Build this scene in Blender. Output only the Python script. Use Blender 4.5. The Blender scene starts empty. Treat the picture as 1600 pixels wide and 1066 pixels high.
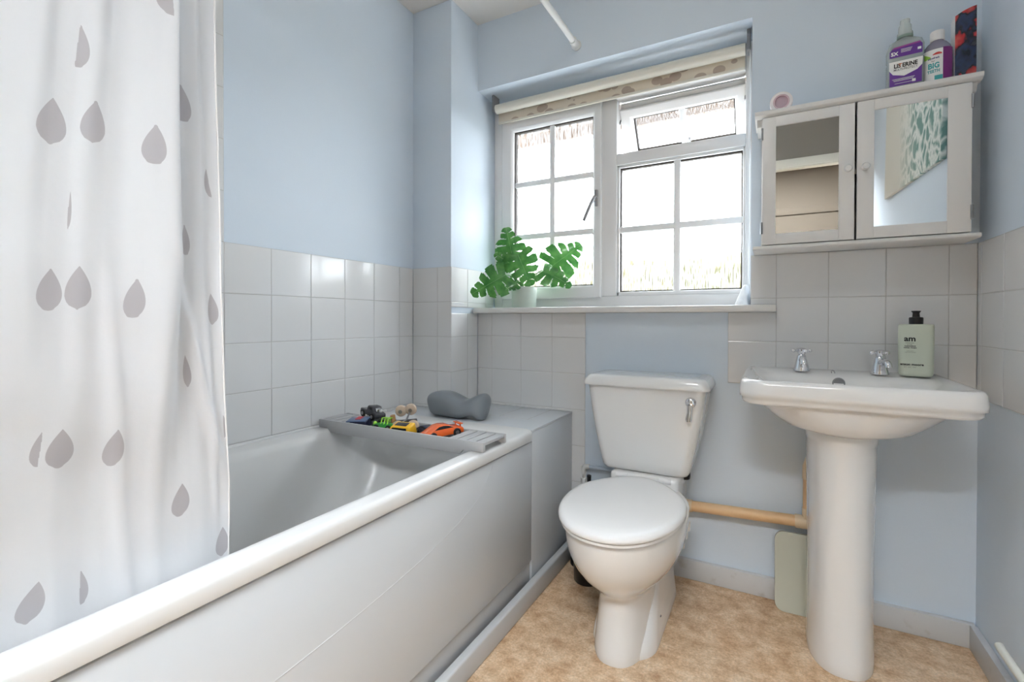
import bpy, bmesh, math, random
from mathutils import Vector, Matrix, noise
random.seed(7)
SC = bpy.context.scene
COL = SC.collection
PI = math.pi
R = math.radians

# ------------------------------------------------------------------ materials
def lin(c):
    c = c / 255.0
    return c / 12.92 if c <= 0.04045 else ((c + 0.055) / 1.055) ** 2.4
def rgb(r, g, b): return (lin(r), lin(g), lin(b), 1.0)
MATS = {}
def mat(name, col, rough=0.5, metal=0.0, spec=0.5, coat=0.0, trans=0.0, ior=1.45, bump=None, var=None, alpha=1.0):
    """bump=(scale, strength, distance), var=(scale, other colour, low, high)"""
    if name in MATS: return MATS[name]
    m = bpy.data.materials.new(name); m.use_nodes = True
    nt = m.node_tree; p = nt.nodes['Principled BSDF']
    p.inputs['Base Color'].default_value = rgb(*col)
    p.inputs['Roughness'].default_value = rough
    p.inputs['Metallic'].default_value = metal
    p.inputs['Specular IOR Level'].default_value = spec
    p.inputs['Coat Weight'].default_value = coat
    p.inputs['Coat Roughness'].default_value = 0.05
    p.inputs['Transmission Weight'].default_value = trans
    p.inputs['IOR'].default_value = ior
    p.inputs['Alpha'].default_value = alpha
    tc = nt.nodes.new('ShaderNodeTexCoord')
    if bump:
        n = nt.nodes.new('ShaderNodeTexNoise'); n.inputs['Scale'].default_value = bump[0]; n.inputs['Detail'].default_value = 4
        b = nt.nodes.new('ShaderNodeBump'); b.inputs['Strength'].default_value = bump[1]; b.inputs['Distance'].default_value = bump[2]
        nt.links.new(tc.outputs['Object'], n.inputs['Vector']); nt.links.new(n.outputs['Fac'], b.inputs['Height'])
        nt.links.new(b.outputs['Normal'], p.inputs['Normal'])
    if var:
        n = nt.nodes.new('ShaderNodeTexNoise'); n.inputs['Scale'].default_value = var[0]; n.inputs['Detail'].default_value = 5
        r = nt.nodes.new('ShaderNodeValToRGB')
        r.color_ramp.elements[0].position = var[2]; r.color_ramp.elements[0].color = rgb(*col)
        r.color_ramp.elements[1].position = var[3]; r.color_ramp.elements[1].color = rgb(*var[1])
        nt.links.new(tc.outputs['Object'], n.inputs['Vector']); nt.links.new(n.outputs['Fac'], r.inputs['Fac'])
        nt.links.new(r.outputs['Color'], p.inputs['Base Color'])
    MATS[name] = m
    return m

M_BLUE   = mat('blue_wall_paint', (214, 225, 236), 0.55, spec=0.3, bump=(160, 0.12, 0.002), var=(3.0, (211, 223, 235), 0.3, 0.7))
M_CEIL   = mat('ceiling_paint', (232, 229, 225), 0.8, spec=0.2, bump=(60, 0.15, 0.002))
M_TAUPE  = mat('taupe_wall_paint', (150, 144, 136), 0.7, spec=0.2)
M_LAND   = mat('brown_landing_paint', (90, 82, 72), 0.7, spec=0.2)
M_TILE   = mat('white_glazed_tile', (220, 221, 222), 0.12, spec=0.5, coat=0.2)
M_GROUT  = mat('grey_grout', (190, 189, 187), 0.9, spec=0.1, bump=(300, 0.3, 0.001))
M_PORC   = mat('white_porcelain', (220, 220, 219), 0.07, spec=0.55, coat=0.5)
M_ACRYL  = mat('white_acrylic', (216, 217, 217), 0.30, spec=0.42, coat=0.06)
M_PANEL  = mat('white_plastic_panel', (200, 205, 210), 0.28, spec=0.45)
M_SEAT   = mat('white_seat_plastic', (226, 226, 226), 0.22, spec=0.5, coat=0.1)
M_WOOD   = mat('white_painted_wood', (224, 223, 221), 0.38, spec=0.45, bump=(90, 0.06, 0.001))
M_SKIRT  = mat('white_gloss_skirting', (205, 206, 207), 0.4, spec=0.4, bump=(50, 0.25, 0.002), var=(26, (186, 184, 180), 0.60, 0.78))
M_UPVC   = mat('white_window_plastic', (232, 232, 232), 0.25, spec=0.5)
M_BAR    = mat('pale_glazing_bar', (240, 240, 240), 0.4, spec=0.4)
M_GASK   = mat('dark_rubber_gasket', (52, 44, 38), 0.7)
M_CHROME = mat('chrome', (225, 226, 230), 0.06, metal=1.0)
M_DCHROME= mat('dull_grey_metal', (150, 150, 152), 0.35, metal=0.8)
M_BLACK  = mat('black_plastic', (22, 22, 24), 0.35)
M_RUBBER = mat('black_rubber', (26, 26, 28), 0.6)
M_MIRROR = mat('mirror_silver', (238, 240, 240), 0.008, metal=1.0)
M_BEIGEP = mat('beige_waste_pipe_plastic', (226, 190, 146), 0.4, var=(14, (216, 178, 132), 0.4, 0.65))
M_BEIGEC = mat('pale_beige_pipe_fitting', (224, 203, 172), 0.45)
M_GREYW  = mat('grey_painted_wood', (176, 177, 179), 0.42, spec=0.4)
M_HEADR  = mat('slate_grey_foam_rubber', (124, 130, 136), 0.36, spec=0.45)
M_SCALE  = mat('sage_scale_glass', (196, 198, 184), 0.35, spec=0.4)
M_POT    = mat('sage_pot_glaze', (186, 198, 188), 0.5, bump=(60, 0.08, 0.001))
M_WHITEP = mat('white_plastic', (226, 226, 224), 0.3)
M_SAGE   = mat('sage_green_bottle_plastic', (206, 213, 197), 0.38, spec=0.4)
M_INK    = mat('black_print', (24, 28, 26), 0.6)
M_SOIL   = mat('dark_soil', (60, 50, 42), 0.95)
M_DARKGAP= mat('dark_sealant', (64, 62, 60), 0.8)

def node_mat(name):
    m = bpy.data.materials.new(name); m.use_nodes = True
    nt = m.node_tree; nt.nodes.clear(); MATS[name] = m
    return m, nt, nt.nodes.new, nt.links.new

def floor_material():
    m, nt, N, L = node_mat('mottled_tan_vinyl')
    out = N('ShaderNodeOutputMaterial'); p = N('ShaderNodeBsdfPrincipled'); L(p.outputs[0], out.inputs[0])
    tc = N('ShaderNodeTexCoord')
    def nz(sc, det, rough=0.6):
        n = N('ShaderNodeTexNoise'); n.inputs['Scale'].default_value = sc; n.inputs['Detail'].default_value = det
        n.inputs['Roughness'].default_value = rough; L(tc.outputs['Object'], n.inputs['Vector']); return n
    a = nz(20, 7, 0.68); r = N('ShaderNodeValToRGB'); e = r.color_ramp.elements
    e[0].position = 0.32; e[0].color = rgb(178, 147, 116)
    e[1].position = 0.70; e[1].color = rgb(234, 217, 193)
    k = e.new(0.50); k.color = rgb(210, 184, 154)
    L(a.outputs['Fac'], r.inputs['Fac'])
    b = nz(150, 3, 0.7); r2 = N('ShaderNodeValToRGB'); r2.color_ramp.elements[0].position = 0.35; r2.color_ramp.elements[0].color = (0.78, 0.76, 0.74, 1)
    r2.color_ramp.elements[1].position = 0.65; r2.color_ramp.elements[1].color = (1.08, 1.07, 1.06, 1)
    L(b.outputs['Fac'], r2.inputs['Fac'])
    c = nz(5, 4, 0.6); r3 = N('ShaderNodeValToRGB'); r3.color_ramp.elements[0].position = 0.35; r3.color_ramp.elements[0].color = (1.0, 0.93, 0.86, 1)
    r3.color_ramp.elements[1].position = 0.65; r3.color_ramp.elements[1].color = (1, 1, 1, 1)
    L(c.outputs['Fac'], r3.inputs['Fac'])
    m1 = N('ShaderNodeMix'); m1.data_type = 'RGBA'; m1.blend_type = 'MULTIPLY'; m1.inputs[0].default_value = 1
    L(r.outputs[0], m1.inputs[6]); L(r2.outputs[0], m1.inputs[7])
    m2 = N('ShaderNodeMix'); m2.data_type = 'RGBA'; m2.blend_type = 'MULTIPLY'; m2.inputs[0].default_value = 1
    L(m1.outputs[2], m2.inputs[6]); L(r3.outputs[0], m2.inputs[7])
    L(m2.outputs[2], p.inputs['Base Color']); p.inputs['Roughness'].default_value = 0.42; p.inputs['Specular IOR Level'].default_value = 0.35
    return m
M_FLOOR = floor_material()

def frosted_glass():
    """rain streaked obscure glass: clear streaks through which the outside shows, frosted elsewhere"""
    m, nt, N, L = node_mat('streaked_obscure_glass')
    out = N('ShaderNodeOutputMaterial'); tc = N('ShaderNodeTexCoord')
    mp = N('ShaderNodeMapping'); mp.inputs['Scale'].default_value = (1, 1, 0.10); L(tc.outputs['Object'], mp.inputs['Vector'])
    n = N('ShaderNodeTexNoise'); n.inputs['Scale'].default_value = 230; n.inputs['Detail'].default_value = 3; L(mp.outputs[0], n.inputs['Vector'])
    r = N('ShaderNodeValToRGB'); r.color_ramp.elements[0].position = 0.44; r.color_ramp.elements[0].color = (0.83, 0.83, 0.83, 1)
    r.color_ramp.elements[1].position = 0.54; r.color_ramp.elements[1].color = (0.996, 0.996, 0.996, 1); L(n.outputs['Fac'], r.inputs['Fac'])
    tl = N('ShaderNodeBsdfTranslucent'); tl.inputs['Color'].default_value = (0.95, 0.96, 0.98, 1)
    tr = N('ShaderNodeBsdfTransparent'); tr.inputs['Color'].default_value = (0.97, 0.98, 0.98, 1)
    gl = N('ShaderNodeBsdfGlossy'); gl.inputs['Roughness'].default_value = 0.12
    mx = N('ShaderNodeMixShader'); L(r.outputs[0], mx.inputs[0]); L(tl.outputs[0], mx.inputs[1]); L(tr.outputs[0], mx.inputs[2])
    m2 = N('ShaderNodeMixShader'); m2.inputs[0].default_value = 0.05; L(mx.outputs[0], m2.inputs[1]); L(gl.outputs[0], m2.inputs[2])
    L(m2.outputs[0], out.inputs[0])
    return m
M_GLASS = frosted_glass()

def fabric_material(name, base, print_col, attr=None, transl=0.35, weave=900):
    m, nt, N, L = node_mat(name)
    out = N('ShaderNodeOutputMaterial'); d = N('ShaderNodeBsdfDiffuse'); t = N('ShaderNodeBsdfTranslucent')
    mx = N('ShaderNodeMixShader'); mx.inputs[0].default_value = transl
    L(d.outputs[0], mx.inputs[1]); L(t.outputs[0], mx.inputs[2]); L(mx.outputs[0], out.inputs[0])
    if attr:
        a = N('ShaderNodeAttribute'); a.attribute_name = attr
        r = N('ShaderNodeValToRGB'); r.color_ramp.elements[0].position = 0.496; r.color_ramp.elements[0].color = rgb(*print_col)
        r.color_ramp.elements[1].position = 0.504; r.color_ramp.elements[1].color = rgb(*base)
        L(a.outputs['Fac'], r.inputs['Fac']); src = r.outputs[0]
    else:
        tc = N('ShaderNodeTexCoord'); v = N('ShaderNodeTexVoronoi'); v.inputs['Scale'].default_value = 17
        mp = N('ShaderNodeMapping'); mp.inputs['Scale'].default_value = (1, 0.2, 1.3); mp.inputs['Rotation'].default_value = (0, 0.6, 0)
        L(tc.outputs['Object'], mp.inputs[0]); L(mp.outputs[0], v.inputs['Vector'])
        r = N('ShaderNodeValToRGB'); r.color_ramp.interpolation = 'CONSTANT'
        r.color_ramp.elements[0].position = 0.0; r.color_ramp.elements[0].color = rgb(*print_col)
        r.color_ramp.elements[1].position = 0.40; r.color_ramp.elements[1].color = rgb(*base)
        L(v.outputs['Distance'], r.inputs['Fac']); src = r.outputs[0]
    L(src, d.inputs['Color']); L(src, t.inputs['Color'])
    tcb = N('ShaderNodeTexCoord'); n = N('ShaderNodeTexNoise'); n.inputs['Scale'].default_value = 14; n.inputs['Detail'].default_value = 5
    L(tcb.outputs['Object'], n.inputs['Vector'])
    b = N('ShaderNodeBump'); b.inputs['Strength'].default_value = 0.35; b.inputs['Distance'].default_value = 0.006
    L(n.outputs['Fac'], b.inputs['Height']); L(b.outputs[0], d.inputs['Normal'])
    return m
M_CURT  = fabric_material('white_raindrop_curtain_fabric', (228, 230, 233), (192, 190, 194), 'drop', 0.30)
M_BLINDF = fabric_material('leaf_print_blind_fabric', (232, 224, 210), (196, 182, 170), None, 0.35)
M_BLINDR = mat('cream_blind_backing', (226, 222, 210), 0.7)

def clear_plastic(name, col, rough=0.08, alpha=0.35):
    m, nt, N, L = node_mat(name)
    out = N('ShaderNodeOutputMaterial'); p = N('ShaderNodeBsdfPrincipled'); tr = N('ShaderNodeBsdfTransparent')
    p.inputs['Base Color'].default_value = rgb(*col); p.inputs['Roughness'].default_value = rough; p.inputs['Coat Weight'].default_value = 0.4
    tr.inputs['Color'].default_value = rgb(*[min(255, c + 20) for c in col])
    mx = N('ShaderNodeMixShader'); mx.inputs[0].default_value = alpha
    L(tr.outputs[0], mx.inputs[1]); L(p.outputs[0], mx.inputs[2]); L(mx.outputs[0], out.inputs[0])
    return m
M_CLEARB = clear_plastic('clear_bottle_plastic', (208, 214, 214), 0.06, 0.45)
M_CLEARC = clear_plastic('clear_cap_plastic', (214, 220, 218), 0.1, 0.6)

def sea_print():
    m, nt, N, L = node_mat('sea_foam_canvas')
    out = N('ShaderNodeOutputMaterial'); p = N('ShaderNodeBsdfPrincipled'); L(p.outputs[0], out.inputs[0]); p.inputs['Roughness'].default_value = 0.6
    tc = N('ShaderNodeTexCoord'); v = N('ShaderNodeTexVoronoi'); v.feature = 'DISTANCE_TO_EDGE'; v.inputs['Scale'].default_value = 13
    n = N('ShaderNodeTexNoise'); n.inputs['Scale'].default_value = 6; n.inputs['Detail'].default_value = 4
    ad = N('ShaderNodeMix'); ad.data_type = 'RGBA'; ad.blend_type = 'ADD'; ad.inputs[0].default_value = 0.25
    L(tc.outputs['Object'], n.inputs['Vector']); L(tc.outputs['Object'], ad.inputs[6]); L(n.outputs['Color'], ad.inputs[7]); L(ad.outputs[2], v.inputs['Vector'])
    r = N('ShaderNodeValToRGB'); r.color_ramp.elements[0].position = 0.03; r.color_ramp.elements[0].color = rgb(226, 230, 224)
    r.color_ramp.elements[1].position = 0.22; r.color_ramp.elements[1].color = rgb(112, 150, 142); L(v.outputs['Distance'], r.inputs['Fac'])
    sx = N('ShaderNodeSeparateXYZ'); L(tc.outputs['Object'], sx.inputs[0])
    mr = N('ShaderNodeMapRange'); mr.inputs[1].default_value = -0.20; mr.inputs[2].default_value = 0.14; L(sx.outputs['Y'], mr.inputs[0])
    mx = N('ShaderNodeMix'); mx.data_type = 'RGBA'; L(mr.outputs[0], mx.inputs[0]); mx.inputs[6].default_value = rgb(206, 204, 194); L(r.outputs[0], mx.inputs[7])
    L(mx.outputs[2], p.inputs['Base Color'])
    return m
M_SEA = sea_print()

def leaf_material():
    m, nt, N, L = node_mat('monstera_leaf_green')
    out = N('ShaderNodeOutputMaterial'); p = N('ShaderNodeBsdfPrincipled'); t = N('ShaderNodeBsdfTranslucent')
    tc = N('ShaderNodeTexCoord'); n = N('ShaderNodeTexNoise'); n.inputs['Scale'].default_value = 30; L(tc.outputs['Object'], n.inputs['Vector'])
    r = N('ShaderNodeValToRGB'); r.color_ramp.elements[0].position = 0.35; r.color_ramp.elements[0].color = rgb(46, 112, 44)
    r.color_ramp.elements[1].position = 0.7; r.color_ramp.elements[1].color = rgb(88, 150, 72); L(n.outputs['Fac'], r.inputs['Fac'])
    L(r.outputs[0], p.inputs['Base Color']); L(r.outputs[0], t.inputs['Color']); p.inputs['Roughness'].default_value = 0.28; p.inputs['Coat Weight'].default_value = 0.3
    mx = N('ShaderNodeMixShader'); mx.inputs[0].default_value = 0.14; L(p.outputs[0], mx.inputs[1]); L(t.outputs[0], mx.inputs[2]); L(mx.outputs[0], out.inputs[0])
    return m
M_LEAF = leaf_material()
M_LEAFV = mat('pale_rib_green', (120, 170, 104), 0.4)

def abstract_print():
    m, nt, N, L = node_mat('navy_and_red_abstract_print')
    out = N('ShaderNodeOutputMaterial'); p = N('ShaderNodeBsdfPrincipled'); L(p.outputs[0], out.inputs[0]); p.inputs['Roughness'].default_value = 0.25; p.inputs['Coat Weight'].default_value = 0.4
    tc = N('ShaderNodeTexCoord'); mp = N('ShaderNodeMapping'); mp.inputs['Scale'].default_value = (26, 26, 17); L(tc.outputs['Object'], mp.inputs[0])
    n = N('ShaderNodeTexNoise'); n.inputs['Scale'].default_value = 1.0; n.inputs['Detail'].default_value = 2.5; L(mp.outputs[0], n.inputs['Vector'])
    r = N('ShaderNodeValToRGB'); e = r.color_ramp.elements
    e[0].position = 0.30; e[0].color = rgb(22, 26, 44); e[1].position = 0.555; e[1].color = rgb(184, 44, 46)
    k = e.new(0.43); k.color = rgb(34, 48, 84); k = e.new(0.515); k.color = rgb(28, 24, 36); k = e.new(0.66); k.color = rgb(206, 88, 80)
    L(n.outputs['Fac'], r.inputs['Fac']); L(r.outputs[0], p.inputs['Base Color'])
    return m
M_ABSTR = abstract_print()

# ------------------------------------------------------------------ mesh building
class MB:
    def __init__(self): self.bm = bmesh.new()
    def _merge(self, t, M=None):
        me = bpy.data.meshes.new('tmp')
        if M is not None: bmesh.ops.transform(t, matrix=M, verts=t.verts)
        t.to_mesh(me); t.free(); self.bm.from_mesh(me); bpy.data.meshes.remove(me); return self
    def box(self, x0, x1, y0, y1, z0, z1, bev=0.0, seg=2, M=None):
        t = bmesh.new(); bmesh.ops.create_cube(t, size=1)
        for v in t.verts:
            v.co = Vector(((x0 + x1) / 2 + v.co.x * (x1 - x0), (y0 + y1) / 2 + v.co.y * (y1 - y0), (z0 + z1) / 2 + v.co.z * (z1 - z0)))
        if bev > 0: bmesh.ops.bevel(t, geom=t.edges[:], offset=bev, segments=seg, affect='EDGES', profile=0.5, clamp_overlap=True)
        return self._merge(t, M)
    def loft(self, rings, cap0=True, cap1=True, closed=True, M=None):
        t = bmesh.new(); vs = [[t.verts.new(p) for p in r] for r in rings]
        n = len(rings[0])
        for a, b in zip(vs[:-1], vs[1:]):
            for i in range(n if closed else n - 1):
                j = (i + 1) % n
                t.faces.new((a[i], a[j], b[j], b[i]))
        if cap0 and closed: t.faces.new(list(reversed(vs[0])))
        if cap1 and closed: t.faces.new(vs[-1])
        bmesh.ops.recalc_face_normals(t, faces=t.faces)
        return self._merge(t, M)
    def lathe(self, prof, c=(0, 0, 0), seg=32, axis='Z', sx=1.0, sy=1.0, M=None):
        rings = []
        for r, h in prof:
            ring = []
            for i in range(seg):
                a = 2 * PI * i / seg; x, y = max(r, 1e-5) * math.cos(a) * sx, max(r, 1e-5) * math.sin(a) * sy
                if axis == 'Z': q = (c[0] + x, c[1] + y, c[2] + h)
                elif axis == 'Y': q = (c[0] + x, c[1] + h, c[2] + y)
                else: q = (c[0] + h, c[1] + x, c[2] + y)
                ring.append(q)
            rings.append(ring)
        return self.loft(rings, prof[0][0] < 1e-4, prof[-1][0] < 1e-4, M=M)
    def tube(self, pts, r, seg=12, caps=True, M=None):
        pts = [Vector(p) for p in pts]; rs = r if isinstance(r, (list, tuple)) else [r] * len(pts)
        rings = []; up = None
        for i, p in enumerate(pts):
            if i == 0: d = pts[1] - pts[0]
            elif i == len(pts) - 1: d = pts[-1] - pts[-2]
            else: d = (pts[i + 1] - p).normalized() + (p - pts[i - 1]).normalized()
            d.normalize()
            if up is None:
                up = Vector((0, 0, 1)) if abs(d.z) < 0.9 else Vector((0, 1, 0))
            u = d.cross(up).normalized(); w = u.cross(d).normalized(); up = w
            rings.append([p + (u * math.cos(2 * PI * k / seg) + w * math.sin(2 * PI * k / seg)) * rs[i] for k in range(seg)])
        return self.loft(rings, caps, caps, M=M)
    def sphere(self, c, r, seg=20, rings=12, s=(1, 1, 1), M=None):
        t = bmesh.new(); bmesh.ops.create_uvsphere(t, u_segments=seg, v_segments=rings, radius=r)
        for v in t.verts: v.co = Vector((c[0] + v.co.x * s[0], c[1] + v.co.y * s[1], c[2] + v.co.z * s[2]))
        return self._merge(t, M)
    def prism(self, poly, d0, d1, axis='Y', bev=0.0, M=None):
        """poly: 2D points; extruded along axis from d0 to d1"""
        def P(a, b, d): return {'Y': (a, d, b), 'X': (d, a, b), 'Z': (a, b, d)}[axis]
        t = bmesh.new(); A = [t.verts.new(P(a, b, d0)) for a, b in poly]; B = [t.verts.new(P(a, b, d1)) for a, b in poly]
        n = len(poly)
        for i in range(n): t.faces.new((A[i], A[(i + 1) % n], B[(i + 1) % n], B[i]))
        t.faces.new(list(reversed(A))); t.faces.new(B)
        bmesh.ops.recalc_face_normals(t, faces=t.faces)
        if bev > 0: bmesh.ops.bevel(t, geom=t.edges[:], offset=bev, segments=2, affect='EDGES', profile=0.5, clamp_overlap=True)
        return self._merge(t, M)
    def mesh(self, verts, faces, M=None):
        t = bmesh.new(); vs = [t.verts.new(v) for v in verts]
        for f in faces:
            try: t.faces.new([vs[i] for i in f])
            except ValueError: pass
        bmesh.ops.recalc_face_normals(t, faces=t.faces)
        return self._merge(t, M)

ORG = {}
def root_matrix(o):
    return Matrix.Translation(o.location) @ o.rotation_euler.to_matrix().to_4x4() if o else Matrix()
def chain(o):
    M = Matrix()
    while o is not None:
        M = root_matrix(o) @ M; o = o.parent
    return M
def part(name, mb, m, parent=None, smooth=40, local=False, kind=None):
    """mb is in world coordinates (or in the parent's own when local)"""
    me = bpy.data.meshes.new(name)
    if parent is not None and not local:
        bmesh.ops.transform(mb.bm, matrix=chain(parent).inverted(), verts=mb.bm.verts)
    off = Vector((0, 0, 0))
    if parent is None:
        xs = [v.co for v in mb.bm.verts]
        lo = Vector([min(c[i] for c in xs) for i in range(3)]); hi = Vector([max(c[i] for c in xs) for i in range(3)])
        off = Vector(((lo.x + hi.x) / 2, (lo.y + hi.y) / 2, lo.z))
        bmesh.ops.translate(mb.bm, vec=-off, verts=mb.bm.verts)
    mb.bm.to_mesh(me); mb.bm.free()
    if smooth:
        for p in me.polygons: p.use_smooth = True
        me.set_sharp_from_angle(angle=R(smooth))
    o = bpy.data.objects.new(name, me); COL.objects.link(o); o.location = off
    for mm in (m if isinstance(m, (list, tuple)) else [m]): me.materials.append(mm)
    if parent is not None: o.parent = parent
    if kind: o['kind'] = kind
    return o
def tag(o, label, cat, group=None):
    o['label'] = label; o['category'] = cat
    if group: o['group'] = group
    return o
def thing(name, label, cat, loc, rotz=0.0, group=None):
    o = bpy.data.objects.new(name, None); o.empty_display_size = 0.05; COL.objects.link(o)
    o.location = loc; o.rotation_euler = (0, 0, rotz)
    return tag(o, label, cat, group)
def struct(name, mb, m, smooth=40):
    return part(name, mb, m, smooth=smooth, kind='structure')
def rrect(x0, x1, y0, y1, r, z, n=8):
    """rounded rectangle ring, 4*n points; r a number or (r at x0y0, x1y0, x1y1, x0y1)"""
    rs = r if isinstance(r, (tuple, list)) else (r,) * 4
    pts = []
    for (cx, cy, a0, rr) in ((x0, y0, PI, rs[0]), (x1, y0, 1.5 * PI, rs[1]), (x1, y1, 0, rs[2]), (x0, y1, 0.5 * PI, rs[3])):
        ox = cx + (rr if cx == x0 else -rr); oy = cy + (rr if cy == y0 else -rr)
        for i in range(n):
            a = a0 + 0.5 * PI * i / (n - 1)
            pts.append((ox + rr * math.cos(a), oy + rr * math.sin(a), z))
    return pts
def text_mb(s, size, align='CENTER', wide=1.0, bold=0.0):
    """lettering as a flat mesh in XY"""
    cu = bpy.data.curves.new('t', 'FONT'); cu.body = s; cu.size = size; cu.align_x = align; cu.resolution_u = 3
    if bold: cu.offset = bold
    o = bpy.data.objects.new('t', cu); COL.objects.link(o)
    dg = bpy.context.evaluated_depsgraph_get(); me = bpy.data.meshes.new_from_object(o.evaluated_get(dg))
    mb = MB(); mb.bm.from_mesh(me)
    for v in mb.bm.verts: v.co.x *= wide
    bpy.data.objects.remove(o); bpy.data.curves.remove(cu); bpy.data.meshes.remove(me)
    return mb
def catmull(pts, per=8):
    P = [Vector(p) for p in pts]; out = []
    for i in range(len(P) - 1):
        p0, p1, p2, p3 = P[max(i - 1, 0)], P[i], P[i + 1], P[min(i + 2, len(P) - 1)]
        for k in range(per):
            t = k / per
            out.append(0.5 * ((2 * p1) + (p2 - p0) * t + (2 * p0 - 5 * p1 + 4 * p2 - p3) * t * t + (3 * p1 - p0 - 3 * p2 + p3) * t ** 3))
    out.append(P[-1]); return out

# ------------------------------------------------------------------ room constants (metres)
W = 1.9676          # right wall
BX = 0.2125         # corner boxing is BX x BX
CH = 2.360          # ceiling
RY = -2.12          # rear wall
TP = 0.1525         # tile pitch
Z0 = 0.8986         # a tile row line
PT = 0.004          # tiles stand this proud of the paint
WX1 = 1.366         # right jamb of window recess
WZ0, WZ1 = 1.003, 2.051

# ------------------------------------------------------------------ shell
def shell():
    T = 0.30
    b = MB().box(-0.2, 3.2, RY - 1.9, T, -0.1, 0.0); struct('floor', b, M_FLOOR)
    b = MB().box(-0.2, 3.2, RY - 1.9, T, CH, CH + 0.1); struct('ceiling', b, M_CEIL)
    b = MB().box(-0.2, -PT, RY, T, 0, CH); struct('wall_left', b, M_BLUE)
    b = MB().box(W + PT, W + 0.2, RY, T, 0, CH); struct('wall_right', b, M_BLUE)
    b = MB()
    b.box(BX - PT, W + PT, PT, T, 0, WZ0 - 0.001)
    b.box(BX - PT, W + PT, PT, T, WZ1, CH)
    b.box(WX1, W + PT, PT, T, WZ0 - 0.001, WZ1)
    struct('wall_back', b, M_BLUE)
    b = MB().box(-PT, BX - PT, -BX + PT, T, 0, CH, 0.003); struct('wall_boxing', b, M_BLUE)
    b = MB(); dx0, dx1, dz = 1.0, 1.87, 2.02
    b.box(-0.2, dx0, RY - 0.04, RY, 0, CH); b.box(dx1, 3.2, RY - 0.04, RY, 0, CH); b.box(dx0, dx1, RY - 0.04, RY, dz, CH)
    struct('wall_rear', b, M_TAUPE)
    # door lining and architrave round the open doorway
    b = MB(); f = 0.018
    b.box(dx0, dx0 + f, RY - 0.045, RY + 0.012, 0, dz); b.box(dx1 - f, dx1, RY - 0.045, RY + 0.012, 0, dz); b.box(dx0, dx1, RY - 0.045, RY + 0.012, dz - f, dz)
    b.box(dx0 - 0.05, dx0 + 0.008, RY + 0.002, RY + 0.017, 0, dz + 0.045, 0.004); b.box(dx1 - 0.008, dx1 + 0.05, RY + 0.002, RY + 0.017, 0, dz + 0.045, 0.004)
    b.box(dx0 - 0.05, dx1 + 0.05, RY + 0.002, RY + 0.018, dz - 0.008, dz + 0.045, 0.004)
    struct('trim_doorway', b, mat('cream_gloss_trim', (232, 229, 218), 0.35))
    # landing beyond the doorway
    b = MB().box(-0.2, 3.2, RY - 1.40, RY - 1.30, 0, CH); b.box(-0.3, -0.2, RY - 1.40, RY - 0.04, 0, CH); b.box(3.2, 3.3, RY - 1.40, RY - 0.04, 0, CH)
    struct('wall_landing', b, M_LAND)
    b = MB().box(-0.2, 3.2, RY - 1.30, RY - 1.285, 1.935, 2.0, 0.004); struct('trim_landing_rail', b, M_LAND)
    # skirtings
    b = MB().box(0.735, W, -0.015, PT, 0, 0.073, 0.003); struct('baseboard_back', b, M_SKIRT)
    b = MB().box(W - 0.015, W + PT, RY, -0.0152, 0, 0.073, 0.003); struct('baseboard_right', b, M_SKIRT)
    b = MB().box(0.695, 0.722, RY + 0.02, -0.017, 0, 0.066, 0.006, 3); struct('baseboard_bath', b, mat('grey_white_skirting', (190, 193, 196), 0.4, spec=0.4))
shell()

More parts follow.
